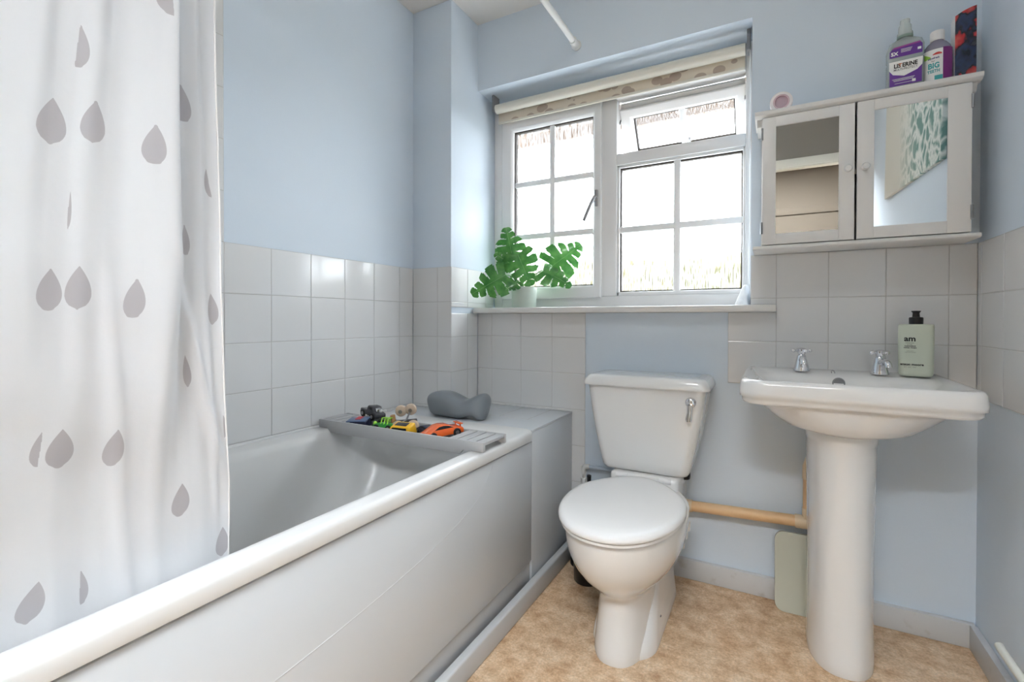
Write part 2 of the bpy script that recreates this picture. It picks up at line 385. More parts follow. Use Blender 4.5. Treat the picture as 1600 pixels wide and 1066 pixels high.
def tiles(name, plane, pos, u0, u1, v0, v1, ug, vg, sgn):
    """one field of square tiles. plane 'X' (u=Y,v=Z) or 'Y' (u=X,v=Z), outward normal sgn along the plane axis"""
    b = MB(); g = 0.0009; be = 0.0016; t = PT
    rnd = random.Random(name)
    def P(u, v, d): return (pos + sgn * d, u, v) if plane == 'X' else (u, pos + sgn * d, v)
    b.mesh([P(u0, v0, -0.0012), P(u1, v0, -0.0012), P(u1, v1, -0.0012), P(u0, v1, -0.0012)], [(0, 1, 2, 3)])
    k0 = math.floor((u0 - ug) / TP + 1e-4); 
    us = sorted(set([u0, u1] + [ug + k * TP for k in range(k0, k0 + 40) if u0 + 0.004 < ug + k * TP < u1 - 0.004]))
    j0 = math.floor((v0 - vg) / TP + 1e-4)
    vs = sorted(set([v0, v1] + [vg + k * TP for k in range(j0, j0 + 40) if v0 + 0.004 < vg + k * TP < v1 - 0.004]))
    V = []; F = []
    for a0, a1 in zip(us[:-1], us[1:]):
        for c0, c1 in zip(vs[:-1], vs[1:]):
            A0, A1, C0, C1 = a0 + g, a1 - g, c0 + g, c1 - g
            tu, tv = rnd.uniform(-0.004, 0.004), rnd.uniform(-0.004, 0.004); d0 = rnd.uniform(-0.0002, 0.0002)
            def D(u, v): return d0 + tu * (u - (A0 + A1) / 2) + tv * (v - (C0 + C1) / 2)
            n = len(V)
            for (u, v) in ((A0, C0), (A1, C0), (A1, C1), (A0, C1)): V.append(P(u, v, -0.0015))
            for (u, v) in ((A0, C0), (A1, C0), (A1, C1), (A0, C1)): V.append(P(u, v, D(u, v) - 0.0008))
            for (u, v) in ((A0 + be, C0 + be), (A1 - be, C0 + be), (A1 - be, C1 - be), (A0 + be, C1 - be)): V.append(P(u, v, D(u, v)))
            F.append((n + 8, n + 9, n + 10, n + 11))
            for q in range(4):
                r = (q + 1) % 4
                F.append((n + q, n + r, n + 4 + r, n + 4 + q)); F.append((n + 4 + q, n + 4 + r, n + 8 + r, n + 8 + q))
    t2 = MB().mesh(V, F)
    nb = len(b.bm.faces); me = bpy.data.meshes.new('t'); t2.bm.to_mesh(me); t2.bm.free(); b.bm.from_mesh(me); bpy.data.meshes.remove(me)
    o = struct(name, b, [M_TILE, M_GROUT], smooth=0)
    o.data.polygons[0].material_index = 1
    # edge strip that closes the field against the paint
    return o
ZT = Z0 + 2 * TP
tiles('trim_tiles_bath_wall', 'X', 0.0, -1.0632, -BX, 0.588, ZT, -0.4532 - TP, Z0, 1)
tiles('trim_tiles_shower_wall', 'X', 0.0, RY, -1.0632, 0.588, CH - 0.002, -0.4532 - TP, Z0, 1)
tiles('trim_tiles_boxing_front', 'Y', -BX, 0.0, BX, 0.586, ZT, 0.138, Z0, -1)
tiles('trim_tiles_boxing_side', 'X', BX, -BX, 0.0, 0.586, 1.002, -0.0846, Z0, 1)
tiles('trim_tiles_boxing_upper', 'X', BX, -BX, 0.148, 1.029, ZT, -0.0846, Z0, 1)
tiles('trim_tiles_behind_bath', 'Y', 0.0, BX, 0.7473, 0.076, 1.002, 0.2898, Z0, -1)
tiles('trim_tiles_below_sill', 'Y', 0.0, 1.2934, 1.4459, Z0 - TP, 1.002, 1.4459, Z0, -1)
tiles('trim_tiles_beside_window', 'Y', 0.0, WX1, 1.4459, 1.029, ZT, 1.4459, Z0, -1)
tiles('trim_tiles_basin_splashback', 'Y', 0.0, 1.4459, W, Z0 - TP, ZT, 1.4459, Z0, -1)
tiles('trim_tiles_right_wall', 'X', W, -1.95, 0.0, Z0 - TP, ZT, -0.335, Z0, -1)

# ------------------------------------------------------------------ window
def window():
    w = bpy.data.objects.new('window_1', None); COL.objects.link(w); w.location = (0.79, 0.18, 1.028); w['kind'] = 'structure'
    Y0, Y1 = 0.150, 0.215
    b = MB(); be = 0.004
    zt = 2.045; zb = 1.0282
    b.box(0.2135, 0.262, Y0, Y1, zb, zt, be)                 # left jamb
    b.box(1.339, 1.3645, Y0, Y1, zb, zt, be)                 # right jamb
    b.box(0.262, 1.339, Y0, Y1, 1.938, zt, be)               # head
    b.box(0.262, 1.339, Y0, Y1, zb, 1.078, be)               # bottom rail
    b.box(0.765, 0.834, Y0, Y1, 1.078, 1.938, be)            # mullion
    b.prism([(0.834, 1.648), (0.834, 1.697), (1.339, 1.697), (1.339, 1.648)], Y0 - 0.002, Y1, 'Y', be)
    # bead round the fixed light
    b.box(0.834, 0.846, Y0 + 0.006, Y1, 1.078, 1.648, 0.003); b.box(1.330, 1.339, Y0 + 0.006, Y1, 1.078, 1.648, 0.003)
    b.box(0.834, 1.339, Y0 + 0.006, Y1, 1.636, 1.648, 0.003); b.box(0.834, 1.339, Y0 + 0.006, Y1, 1.078, 1.096, 0.003)
    part('window_frame', b, M_UPVC, w)
    def gasket(x0, x1, z0, z1, y0, y1, t=0.005):
        g = MB(); g.box(x0, x0 + t, y0, y1, z0, z1); g.box(x1 - t, x1, y0, y1, z0, z1); g.box(x0 + t, x1 - t, y0, y1, z1 - t, z1); g.box(x0 + t, x1 - t, y0, y1, z0, z0 + t); return g
    def pane(x0, x1, z0, z1, y): return MB().box(x0, x1, y, y + 0.004, z0, z1)
    part('gasket', gasket(0.846, 1.330, 1.096, 1.636, 0.168, 0.186), M_GASK, w)
    part('glass_pane', pane(0.851, 1.325, 1.101, 1.631, 0.176), M_GLASS, w)
    # glazing bars sit between the panes, seen through the front one
    b = MB(); b.box(1.0715, 1.0985, 0.160, 0.1755, 1.096, 1.636, 0.004); b.box(0.846, 1.330, 0.1605, 0.1752, 1.353, 1.380, 0.004)
    part('glazing_bar', b, M_BAR, w)
    # left casement
    s = MB(); sy0, sy1 = 0.134, 0.19
    X0, X1, S0, S1 = 0.264, 0.769, 1.072, 1.940; gx0, gx1, gz0, gz1 = 0.324, 0.7275, 1.129, 1.886
    def mitre(s, X0, X1, S0, S1, gx0, gx1, gz0, gz1, y0, y1, M=None):
        ring = lambda a0, a1, c0, c1, y: [(a0, y, c0), (a1, y, c0), (a1, y, c1), (a0, y, c1)]
        e = 0.004; k = 0.014
        s.loft([ring(X0, X1, S0, S1, y1), ring(X0, X1, S0, S1, y0 + e), ring(X0 + e, X1 - e, S0 + e, S1 - e, y0),
                ring(gx0 - k, gx1 + k, gz0 - k, gz1 + k, y0), ring(gx0 - k * 0.6, gx1 + k * 0.6, gz0 - k * 0.6, gz1 + k * 0.6, y0 + 0.003), ring(gx0, gx1, gz0, gz1, y0 + 0.016), ring(gx0, gx1, gz0, gz1, y1), ring(X0, X1, S0, S1, y1)], False, False, M=M)
    mitre(s, X0, X1, S0, S1, gx0, gx1, gz0, gz1, sy0, sy1)
    sash = part('casement_sash', s, M_UPVC, w, smooth=30)
    part('gasket', gasket(gx0, gx1, gz0, gz1, 0.158, 0.184), M_GASK, sash)
    part('glass_pane', pane(gx0 + 0.005, gx1 - 0.005, gz0 + 0.005, gz1 - 0.005, 0.172), M_GLASS, sash)
    b = MB(); b.box(0.511, 0.537, 0.157, 0.1715, gz0, gz1, 0.004)
    for z in (1.374, 1.628): b.box(gx0, gx1, 0.1575, 0.1712, z - 0.0135, z + 0.0135, 0.004)
    part('glazing_bar', b, M_BAR, sash)
    b = MB(); b.box(0.741, 0.757, 0.122, 0.136, 1.475, 1.548, 0.004); b.lathe([(0.0, 0.0), (0.010, 0.0), (0.011, 0.012), (0.008, 0.020), (0, 0.021)], (0.749, 0.103, 1.508), 16, 'Y')
    b.tube([(0.750, 0.103, 1.512), (0.735, 0.095, 1.480), (0.716, 0.092, 1.436), (0.704, 0.093, 1.409)], [0.0085, 0.0075, 0.0075, 0.007], 12)
    part('handle', b, M_DCHROME, sash)
    # top hung vent, open outwards
    th = R(36); piv = Vector((0, 0.196, 1.908))
    M = Matrix.Translation(piv) @ Matrix.Rotation(th, 4, 'X') @ Matrix.Translation((0, 0, 0))
    h = 0.243
    v = MB(); mitre(v, 0.836, 1.337, -h, 0.0, 0.888, 1.297, -h + 0.046, -0.046, -0.024, 0.030, M=M)
    v.box(0.838, 1.335, 0.004, 0.030, -0.002, 0.016, 0.003, M=M)
    vent = part('vent_sash', v, M_UPVC, w, smooth=30)
    g = gasket(0.888, 1.297, -h + 0.046, -0.046, 0.0, 0.026); bmesh.ops.transform(g.bm, matrix=M, verts=g.bm.verts); part('gasket', g, M_GASK, vent)
    g = pane(0.893, 1.292, -h + 0.051, -0.051, 0.014); bmesh.ops.transform(g.bm, matrix=M, verts=g.bm.verts); part('glass_pane', g, M_GLASS, vent)
    part('glazing_bar', MB().box(1.079, 1.105, -0.003, 0.0135, -h + 0.046, -0.046, 0.004, M=M), M_BAR, vent)
    b = MB(); b.box(1.095, 1.135, -0.032, -0.024, -h + 0.008, -h + 0.024, 0.003, M=M); b.tube([(1.112, -0.030, -h + 0.016), (1.116, -0.046, -h + 0.03), (1.120, -0.05, -h + 0.085)], [0.007, 0.0065, 0.006], 10, M=M)
    part('handle', b, M_DCHROME, vent)
    b = MB()
    for x in (0.8365, 1.3355): b.tube([(x, 0.19, 1.84), (x, 0.20, 1.86), (x, 0.235, 1.862)], 0.0035, 8)
    part('friction_stay', b, M_DCHROME, vent)
    # sill board
    b = MB()
    b.prism([(0.2127, -0.045), (1.4459, -0.045), (1.4459, -0.0008), (1.3645, -0.0008), (1.3645, 0.149), (0.2127, 0.149)], WZ0, 1.0275, 'Z', 0.005)
    part('window_sill', b, M_WOOD, w)
window()

def blind():
    t = thing('roller_blind', 'cream roller blind with leaf print rolled up above the window', 'blind', (0.80, 0.09, 1.93))
    b = MB().tube([(0.262, 0.088, 1.986), (1.340, 0.088, 1.986)], 0.0215, 24); part('roller_tube', b, M_BLINDR, t)
    b = MB().box(0.262, 1.338, 0.1085, 0.1100, 1.932, 1.990); part('blind_fabric', b, M_BLINDF, t)
    b = MB().box(0.262, 1.338, 0.1070, 0.1130, 1.921, 1.9325, 0.002); part('hem_bar', b, M_BLINDR, t)
    for x in (0.2545, 1.3515):
        b = MB().box(x - 0.006, x + 0.006, 0.066, 0.118, 1.972, 2.049, 0.002); b.lathe([(0, -0.004), (0.018, -0.004), (0.018, 0.004), (0, 0.004)], (x, 0.088, 1.986), 20, 'X')
        part('bracket', b, mat('grey_bracket', (128, 128, 130), 0.5), t)
    b = MB()
    for dy in (0.0, 0.022): b.tube([(1.357, 0.076 + dy, 1.985), (1.357, 0.076 + dy, 1.12)], 0.0014, 6)
    b.tube([(1.357, 0.076 + 0.011 - 0.011 * math.cos(a), 1.12 - 0.011 * math.sin(a)) for a in [i * PI / 8 for i in range(9)]], 0.0014, 6)
    part('bead_chain', b, M_WHITEP, t)
blind()

def outside():
    b = MB(); rnd = random.Random(3)
    hx0, hx1, y0, y1, z1 = -3.0, 5.5, 2.2, 3.1, 1.50
    n = 700; rings = []
    for i in range(n + 1):
        x = hx0 + (hx1 - hx0) * i / n
        zz = z1 + 0.07 * noise.noise(Vector((x * 2.7, 0, 1))) + 0.05 * noise.noise(Vector((x * 9.7, 3, 1))) + 0.05 * noise.noise(Vector((x * 31, 7, 1)))
        rings.append([(x, y0 + 0.05 * noise.noise(Vector((x * 3, k, 5))) + (0.18 if k == 3 else 0), z) for k, z in enumerate((0.0, 0.5, zz - 0.2, zz))] + [(x, y1 - 0.2, zz), (x, y1, zz - 0.2), (x, y1, 0.0)])
    b.loft(rings)
    o = part('hedge', b, mat('dry_hedge_green', (52, 50, 18), 0.9, var=(5, (68, 62, 32), 0.4, 0.6)), smooth=60)
    tag(o, 'dull green hedge outside, seen through the wet lower window panes', 'hedge')
    b = MB().box(-6, 8, 0.32, 14, -0.12, -0.02); struct('ground_outside', b, mat('pale_paving', (206, 204, 200), 0.9))
    b = MB().box(-1.2, 3.0, 0.30, 0.78, 2.13, 2.16); b.box(-1.2, 3.0, 0.78, 0.80, 2.06, 2.30)
    struct('eaves_soffit', b, mat('brown_soffit_board', (104, 84, 68), 0.7))
    b = MB().box(-1.2, 3.0, 0.215, 0.3005, 2.051, 2.0525); struct('trim_window_head', b, mat('brown_render', (120, 98, 82), 0.8))
outside()

# ------------------------------------------------------------------ bath
BT = 0.585
def bath():
    t = thing('bathtub', 'white acrylic bathtub along the left tiled wall under a raindrop curtain', 'bathtub', (0.34, -1.2, 0.0))
    y0, y1 = -2.085, -0.388
    ox0, ox1 = 0.001, 0.698
    rings = [rrect(ox0, 0.684, y0, y1, 0.02, 0.547), rrect(ox0, ox1 - 0.001, y0, y1, 0.02, 0.5485), rrect(ox0, ox1, y0, y1, 0.02, 0.551), rrect(ox0, ox1 + 0.001, y0, y1, 0.02, 0.573), rrect(ox0, ox1 - 0.001, y0, y1, 0.02, 0.580),
             rrect(ox0, ox1 - 0.006, y0, y1, 0.02, BT - 0.001), rrect(ox0, ox1 - 0.012, y0, y1, 0.02, BT), rrect(0.010, 0.662, y0 + 0.03, y1 - 0.03, 0.03, BT + 0.0012),
             rrect(0.055, 0.650, -2.02, -0.47, 0.10, BT - 0.001), rrect(0.064, 0.642, -2.01, -0.48, 0.10, BT - 0.008), rrect(0.074, 0.634, -2.00, -0.492, 0.105, 0.555), rrect(0.095, 0.615, -1.97, -0.565, 0.11, 0.40),
             rrect(0.115, 0.595, -1.93, -0.66, 0.11, 0.26), rrect(0.135, 0.575, -1.90, -0.72, 0.11, 0.19), rrect(0.17, 0.54, -1.85, -0.78, 0.10, 0.165), rrect(0.22, 0.49, -1.78, -0.86, 0.08, 0.160)]
    b = MB().loft(rings, cap0=False, cap1=True)
    part('tub', b, M_ACRYL, t, smooth=50)
    b = MB().box(0.0005, 0.010, y0, y1, BT - 0.004, 0.5935, 0.003)
    part('rear_upstand', b, M_ACRYL, t)
    b = MB().box(0.668, 0.690, y0, y1 + 0.0028, 0.118, 0.5415, 0.003, 2); p = part('front_panel', b, M_PANEL, t)
    # shallow moulded field on the panel: a long curved swage
    pts = [(0.6905, -2.05, 0.34), (0.6905, -1.6, 0.345), (0.6905, -1.25, 0.36), (0.6905, -0.95, 0.395), (0.6905, -0.76, 0.445), (0.6905, -0.68, 0.50), (0.6905, -0.65, 0.538)]
    b = MB().tube([(q.x - 0.0022, q.y, q.z) for q in catmull(pts, 6)], 0.0024, 8)
    part('moulded_swage', b, M_PANEL, p)
    b = MB().box(0.664, 0.682, y0, y1 + 0.002, 0.0, 0.118, 0.001); part('plinth_board', b, mat('grey_plinth_board', (186, 187, 188), 0.35, spec=0.45), t)
bath()
def deck():
    t = thing('bath_end_box', 'white boxed in ledge between the bath end and the window wall', 'ledge', (0.4, -0.2, 0.0))
    zd = 0.583
    b = MB(); b.prism([(0.0005, -0.3875), (0.690, -0.3875), (0.690, -0.0005), (BX + 0.0005, -0.0005), (BX + 0.0005, -BX - 0.0005), (0.0005, -BX - 0.0005)], zd - 0.010, zd, 'Z', 0.0015)
    part('ledge_board', b, M_PANEL, t)
    b = MB().box(0.672, 0.6893, -0.385, -0.001, 0.0, zd - 0.0105, 0.001)
    part('side_panel', b, M_PANEL, t)
    b = MB()
    for x in (0.595, 0.465):  b.box(x - 0.0012, x + 0.0012, -0.232, -0.002, zd - 0.001, zd + 0.0003)
    b.box(BX + 0.02, 0.62, -0.2335, -0.2315, zd - 0.001, zd + 0.0003)
    part('joint_line', b, M_GROUT, t)
deck()
b = MB(); b.box(0.0003, 0.006, -0.386, -BX, 0.583, 0.589, 0.002); b.box(0.0, BX, -BX - 0.006, -BX + 0.0, 0.583, 0.589, 0.002); b.box(BX, BX + 0.005, -BX, 0.0, 0.583, 0.588, 0.002); b.box(BX, 0.69, -0.006, 0.0, 0.583, 0.588, 0.002)
struct('trim_sealant', b, M_TILE)

def tray():
    t = thing('bath_tray', 'grey wooden bath tray with slatted ends across the tub', 'tray', (0.355, -0.665, 0.586))
    x0, x1, ya, yb = 0.008, 0.704, -0.732, -0.598; zt = 0.6155; zl = 0.5875
    for y in (ya, yb - 0.010):
        b = MB(); 
        poly = [(x0, zl), (x0 + 0.045, zl), (x0 + 0.055, zl - 0.014), (x1 - 0.085, zl - 0.014), (x1 - 0.072, zl), (x1, zl), (x1, zt), (x0, zt)]
        b.prism(poly, y, y + 0.010, 'Y', 0.0012); part('side_rail', b, M_GREYW, t)
    for k in range(4):
        xa = x0 + 0.004 + k * 0.034; part('slat', MB().box(xa, xa + 0.028, ya + 0.0102, yb - 0.0102, zt - 0.010, zt - 0.001, 0.001), M_GREYW, t)
        xa = x1 - 0.002 - 0.028 - k * 0.034; part('slat', MB().box(xa, xa + 0.028, ya + 0.0102, yb - 0.0102, zt - 0.010, zt - 0.001, 0.001), M_GREYW, t)
    b = MB()
    for k in range(10):
        xa = 0.147 + k * 0.0425; b.box(xa, xa + 0.034, ya + 0.0102, yb - 0.0102, zl - 0.012, zl - 0.007)
    b.box(0.137, 0.143, ya + 0.0102, yb - 0.0102, zl - 0.012, zt - 0.002); b.box(0.571, 0.577, ya + 0.0102, yb - 0.0102, zl - 0.012, zt - 0.002)
    part('slatted_well', b, M_GREYW, t)
tray()

# ------------------------------------------------------------------ toys in the tray
def car(name, label, loc, rz, L, Wd, H, body, prof, wheel_r, wheels, tilt=(0, 0), glass=None, extra=None, wheelmat=None, cat='toy car'):
    t = thing(name, label, cat, loc); t.rotation_euler = (tilt[0], tilt[1], rz)
    b = MB().prism([(x * L, wheel_r * 0.55 + z * H) for x, z in prof], -Wd / 2, Wd / 2, 'Y', min(0.004, Wd * 0.12))
    for v in b.bm.verts:                                  # tumblehome: cabin narrower than the sills
        f = 1 - 0.22 * max(0, (v.co.z - H * 0.55)) / H; v.co.y *= f
    part('body', b, body, t, local=True)
    if glass:
        g = MB().prism([(x * L, wheel_r * 0.55 + z * H) for x, z in glass], -Wd / 2 * 0.93, Wd / 2 * 0.93, 'Y', 0.001)
        part('window', g, M_BLACK, t, local=True)
    for sx in wheels:
        for s in (-1, 1):
            w = MB().lathe([(0, -0.0045), (wheel_r * 0.8, -0.0045), (wheel_r, -0.002), (wheel_r, 0.002), (wheel_r * 0.8, 0.0045), (0, 0.0045)], (sx * L, s * (Wd / 2 - 0.002), wheel_r), 20, 'Y')
            wo = part('wheel', w, wheelmat or M_RUBBER, t, local=True)
            h = MB().lathe([(0, -0.001), (wheel_r * 0.5, -0.001), (wheel_r * 0.45, 0.001), (0, 0.001)], (sx * L, s * (Wd / 2 + 0.003), wheel_r), 14, 'Y')
            part('hub', h, M_DCHROME, wo, local=True)
    if extra: extra(t, L, Wd, H, wheel_r)
    return t
M_ORANGE = mat('orange_toy_plastic', (236, 104, 44), 0.22, coat=0.4)
M_YELLOW = mat('yellow_toy_plastic', (238, 186, 44), 0.3, coat=0.3)
M_NAVY = mat('navy_toy_plastic', (38, 42, 66), 0.3, coat=0.3)
M_DGREY = mat('dark_grey_toy_plastic', (58, 58, 64), 0.35)
M_GREEN = mat('green_toy_plastic', (46, 140, 52), 0.3, coat=0.3)
M_LIME = mat('lime_toy_plastic', (160, 220, 74), 0.35)
M_SLATE = mat('slate_blue_toy_plastic', (84, 104, 138), 0.35)
M_RED = mat('red_toy_plastic', (186, 40, 48), 0.35)
M_TYRE = mat('beige_foam_tyre', (196, 178, 160), 0.7, bump=(120, 0.2, 0.001))
M_TAN = mat('tan_wood', (176, 134, 92), 0.6)
SPORT = [(-0.5, 0.05), (0.5, 0.05), (0.5, 0.42), (0.46, 0.56), (0.30, 0.62), (0.12, 0.92), (-0.02, 1.0), (-0.16, 0.96), (-0.34, 0.60), (-0.48, 0.36), (-0.5, 0.2)]
SPORTG = [(0.26, 0.64), (0.11, 0.88), (-0.02, 0.955), (-0.14, 0.91), (-0.27, 0.66)]
def spoiler(t, L, Wd, H, r):
    part('spoiler', MB().box(0.40 * L, 0.50 * L, -Wd * 0.42, Wd * 0.42, H * 0.98, H * 1.06, 0.001), M_ORANGE, t, local=True)
    for s in (-1, 1): part('spoiler_strut', MB().box(0.43 * L, 0.46 * L, s * Wd * 0.3 - 0.001, s * Wd * 0.3 + 0.001, H * 0.7, H * 0.985), M_ORANGE, t, local=True)
ZW = 0.5805
car('toy_sports_car', 'orange toy sports car at the right end of the bath tray', (0.497, -0.655, ZW + 0.012), R(62), 0.135, 0.056, 0.036, M_ORANGE, SPORT, 0.0135, (-0.30, 0.31), (0, R(-4)), SPORTG, spoiler)
PICK = [(-0.5, 0.1), (0.5, 0.1), (0.5, 0.55), (0.12, 0.58), (0.08, 1.0), (-0.2, 1.0), (-0.28, 0.60), (-0.48, 0.52), (-0.5, 0.3)]
PICKG = [(0.05, 0.66), (0.03, 0.94), (-0.18, 0.94), (-0.23, 0.66)]
VAN = [(-0.5, 0.1), (0.5, 0.1), (0.5, 0.92), (0.46, 1.0), (-0.30, 1.0), (-0.46, 0.62), (-0.5, 0.5)]
VANG = [(0.36, 0.66), (0.36, 0.9), (-0.26, 0.9), (-0.37, 0.66)]
def yroof(t, L, Wd, H, r):
    part('roof_hatch', MB().box(-0.22 * L, 0.30 * L, -Wd * 0.26, Wd * 0.26, r * 0.55 + H - 0.001, r * 0.55 + H + 0.0012, 0.0005), M_DGREY, t, local=True)
car('toy_van', 'yellow toy van with a dark roof hatch beside the beige wheeled toy', (0.366, -0.692, ZW + 0.005), R(8), 0.084, 0.044, 0.040, M_YELLOW, VAN, 0.010, (-0.28, 0.28), (R(14), 0), VANG, yroof)
def limebars(t, L, Wd, H, r):
    for k in range(3): part('roll_bar', MB().tube([(-0.1 * L + k * 0.16 * L, -Wd * 0.42, r + H * 0.4), (-0.06 * L + k * 0.16 * L, -Wd * 0.36, r + H * 1.15), (-0.06 * L + k * 0.16 * L, Wd * 0.36, r + H * 1.15), (-0.1 * L + k * 0.16 * L, Wd * 0.42, r + H * 0.4)], 0.0022, 8), M_LIME, t, local=True)
    part('headlamp', MB().sphere((-0.52 * L, 0, r + H * 0.45), 0.007), M_LIME, t, local=True)
BUG = [(-0.5, 0.15), (0.5, 0.15), (0.5, 0.7), (0.1, 0.75), (-0.2, 0.8), (-0.5, 0.55)]
car('toy_buggy', 'green toy buggy with lime roll bars in the middle of the tray', (0.268, -0.672, ZW + 0.008), R(12), 0.078, 0.044, 0.030, M_GREEN, BUG, 0.012, (-0.3, 0.3), (R(-6), 0), None, limebars)
def chromebits(t, L, Wd, H, r):
    part('engine_block', MB().box(-0.42 * L, -0.22 * L, -Wd * 0.25, Wd * 0.25, r * 0.55 + H * 0.5, r * 0.55 + H * 0.88, 0.002), M_CHROME, t, local=True)
car('toy_truck', 'dark grey toy pickup truck with chrome bonnet propped on the other toys', (0.158, -0.622, ZW + 0.034), R(168), 0.098, 0.046, 0.040, M_DGREY, PICK, 0.0135, (-0.3, 0.3), (R(4), R(-7)), PICKG, chromebits)
def redtop(t, L, Wd, H, r):
    part('roof_board', MB().box(-0.5 * L, 0.5 * L, -Wd * 0.5, Wd * 0.5, r * 0.55 + H, r * 0.55 + H + 0.003, 0.001), M_SLATE, t, local=True)
    part('roof_stripe', MB().box(-0.14 * L, 0.14 * L, -Wd * 0.1, Wd * 0.5, r * 0.55 + H + 0.003, r * 0.55 + H + 0.0042), M_RED, t, local=True)
car('toy_lorry', 'navy toy lorry with flat slate blue top and red stripe at the tray left end', (0.165, -0.690, ZW + 0.006), R(20), 0.070, 0.048, 0.030, M_NAVY, VAN, 0.010, (-0.28, 0.28), (R(8), R(-3)), None, redtop)
car('toy_racer', 'navy and silver toy racing car lying between the van and the orange car', (0.418, -0.632, ZW + 0.010), R(-20), 0.092, 0.038, 0.022, M_NAVY, SPORT, 0.009, (-0.3, 0.3), (0, 0), SPORTG)
car('toy_jeep', 'black toy jeep under the propped grey truck', (0.225, -0.636, ZW + 0.002), R(35), 0.072, 0.040, 0.032, M_BLACK, PICK, 0.012, (-0.3, 0.3), (0, 0), PICKG, None)
def flipped():
    t = thing('toy_buggy_chassis', 'upturned toy chassis on fat beige tyres standing in the tray', 'toy car', (0.324, -0.622, ZW + 0.02)); t.rotation_euler = (R(8), R(-6), R(25))
    part('chassis', MB().box(-0.035, 0.035, -0.012, 0.012, 0.012, 0.024, 0.003), M_DGREY, t, local=True)
    for (x, y, z) in ((-0.024, -0.030, 0.014), (0.012, 0.030, 0.052), (-0.024, 0.030, 0.050), (0.030, -0.030, 0.012)):
        w = part('tyre', MB().lathe([(0, -0.011), (0.013, -0.011), (0.019, -0.007), (0.0205, 0), (0.019, 0.007), (0.013, 0.011), (0, 0.011)], (x, y, z), 24, 'Y'), M_TYRE, t, local=True)
        part('hub', MB().lathe([(0, -0.0125), (0.007, -0.0125), (0.007, 0.0125), (0, 0.0125)], (x, y, z), 14, 'Y'), M_DCHROME, w, local=True)
    part('axle', MB().tube([(0.012, 0.026, 0.05), (0.0, 0, 0.026), (-0.024, -0.026, 0.016)], 0.0032, 8), M_DCHROME, t, local=True)
    part('exhaust_tube', MB().lathe([(0, 0), (0.0085, 0), (0.0085, 0.034), (0, 0.034)], (-0.046, 0.0, 0.012), 16), M_TAN, t, local=True)
flipped()

# ------------------------------------------------------------------ moulded headrest on the ledge
def headrest():
    mb = MB(); zb = 0.584
    # length axis runs diagonally across the ledge; sections are superellipses
    A = Vector((0.214, -0.345, 0)); B = Vector((0.466, -0.318, 0)); ax = (B - A).normalized(); nx = Vector((-ax.y, ax.x, 0)); Lg = (B - A).length
    key = [(0.0, 0.024, 0.056, 0.006, 0, 0), (0.006, 0.008, 0.072, 0.024, 0, 0), (0.025, 0.001, 0.085, 0.040, 0, 0), (0.07, 0.0, 0.095, 0.052, 0, 0), (0.15, 0.0, 0.102, 0.060, 0, 0), (0.26, 0.0, 0.104, 0.064, 0, 0), (0.37, 0.0, 0.099, 0.064, 0, 0), (0.47, 0.0, 0.088, 0.062, 0, 0), (0.56, 0.001, 0.076, 0.060, 0, 0), (0.63, 0.005, 0.073, 0.058, 0, 0),
           (0.72, 0.014, 0.081, 0.055, 0, 0), (0.81, 0.014, 0.093, 0.053, 0, 0), (0.90, 0.003, 0.097, 0.048, 0, 0), (0.96, 0.003, 0.088, 0.038, 0, 0), (0.99, 0.012, 0.074, 0.022, 0, 0), (1.0, 0.030, 0.058, 0.006, 0, 0)]
    cc = catmull([(k[0], k[1], k[2]) for k in key], 4); dd = catmull([(k[0], k[3], k[4]) for k in key], 4)
    rings = []
    for c, d in zip(cc, dd):
        p = A + ax * (Lg * c.x); z0, z1 = zb + c.y, zb + c.z; hz = (z1 - z0) / 2; zc = (z0 + z1) / 2; hd = max(0.004, d.y)
        # twist: left lobe leans to the viewer, right lobe away
        lean = 0.020 * math.sin((c.x - 0.5) * PI)
        ring = []
        for i in range(28):
            a = 2 * PI * i / 28; ca, sa = math.cos(a), math.sin(a)
            e = 0.75; u = math.copysign(abs(ca) ** e, ca) * hd; w = math.copysign(abs(sa) ** e, sa) * hz
            q = p + nx * (u + lean * (w / max(hz, 1e-3))); ring.append((q.x, q.y, zc + w))
        rings.append(ring)
    mb.loft(rings)
    o = part('bath_headrest', mb, M_HEADR, smooth=80)
    tag(o, 'smooth slate grey saddle shaped bath headrest standing on the bath end ledge', 'headrest')
headrest()

# ------------------------------------------------------------------ shower rail and curtain
def rail():
    t = thing('curtain_rail', 'white tubular shower curtain rail fixed above the window', 'rail', (0.706, -0.6, 2.128))
    b = MB().tube([(0.704, 0.0, 2.128), (0.704, -2.11, 2.128)], 0.0120, 20); part('tube', b, M_WHITEP, t)
    b = MB().lathe([(0, 0.003), (0.020, 0.003), (0.021, -0.006), (0.0165, -0.012), (0.0155, -0.048), (0.0125, -0.050), (0.0125, -0.049)], (0.704, 0.0, 2.128), 24, 'Y'); part('end_socket', b, M_WHITEP, t)
rail()

CTL = 2.105; CBL = 0.49
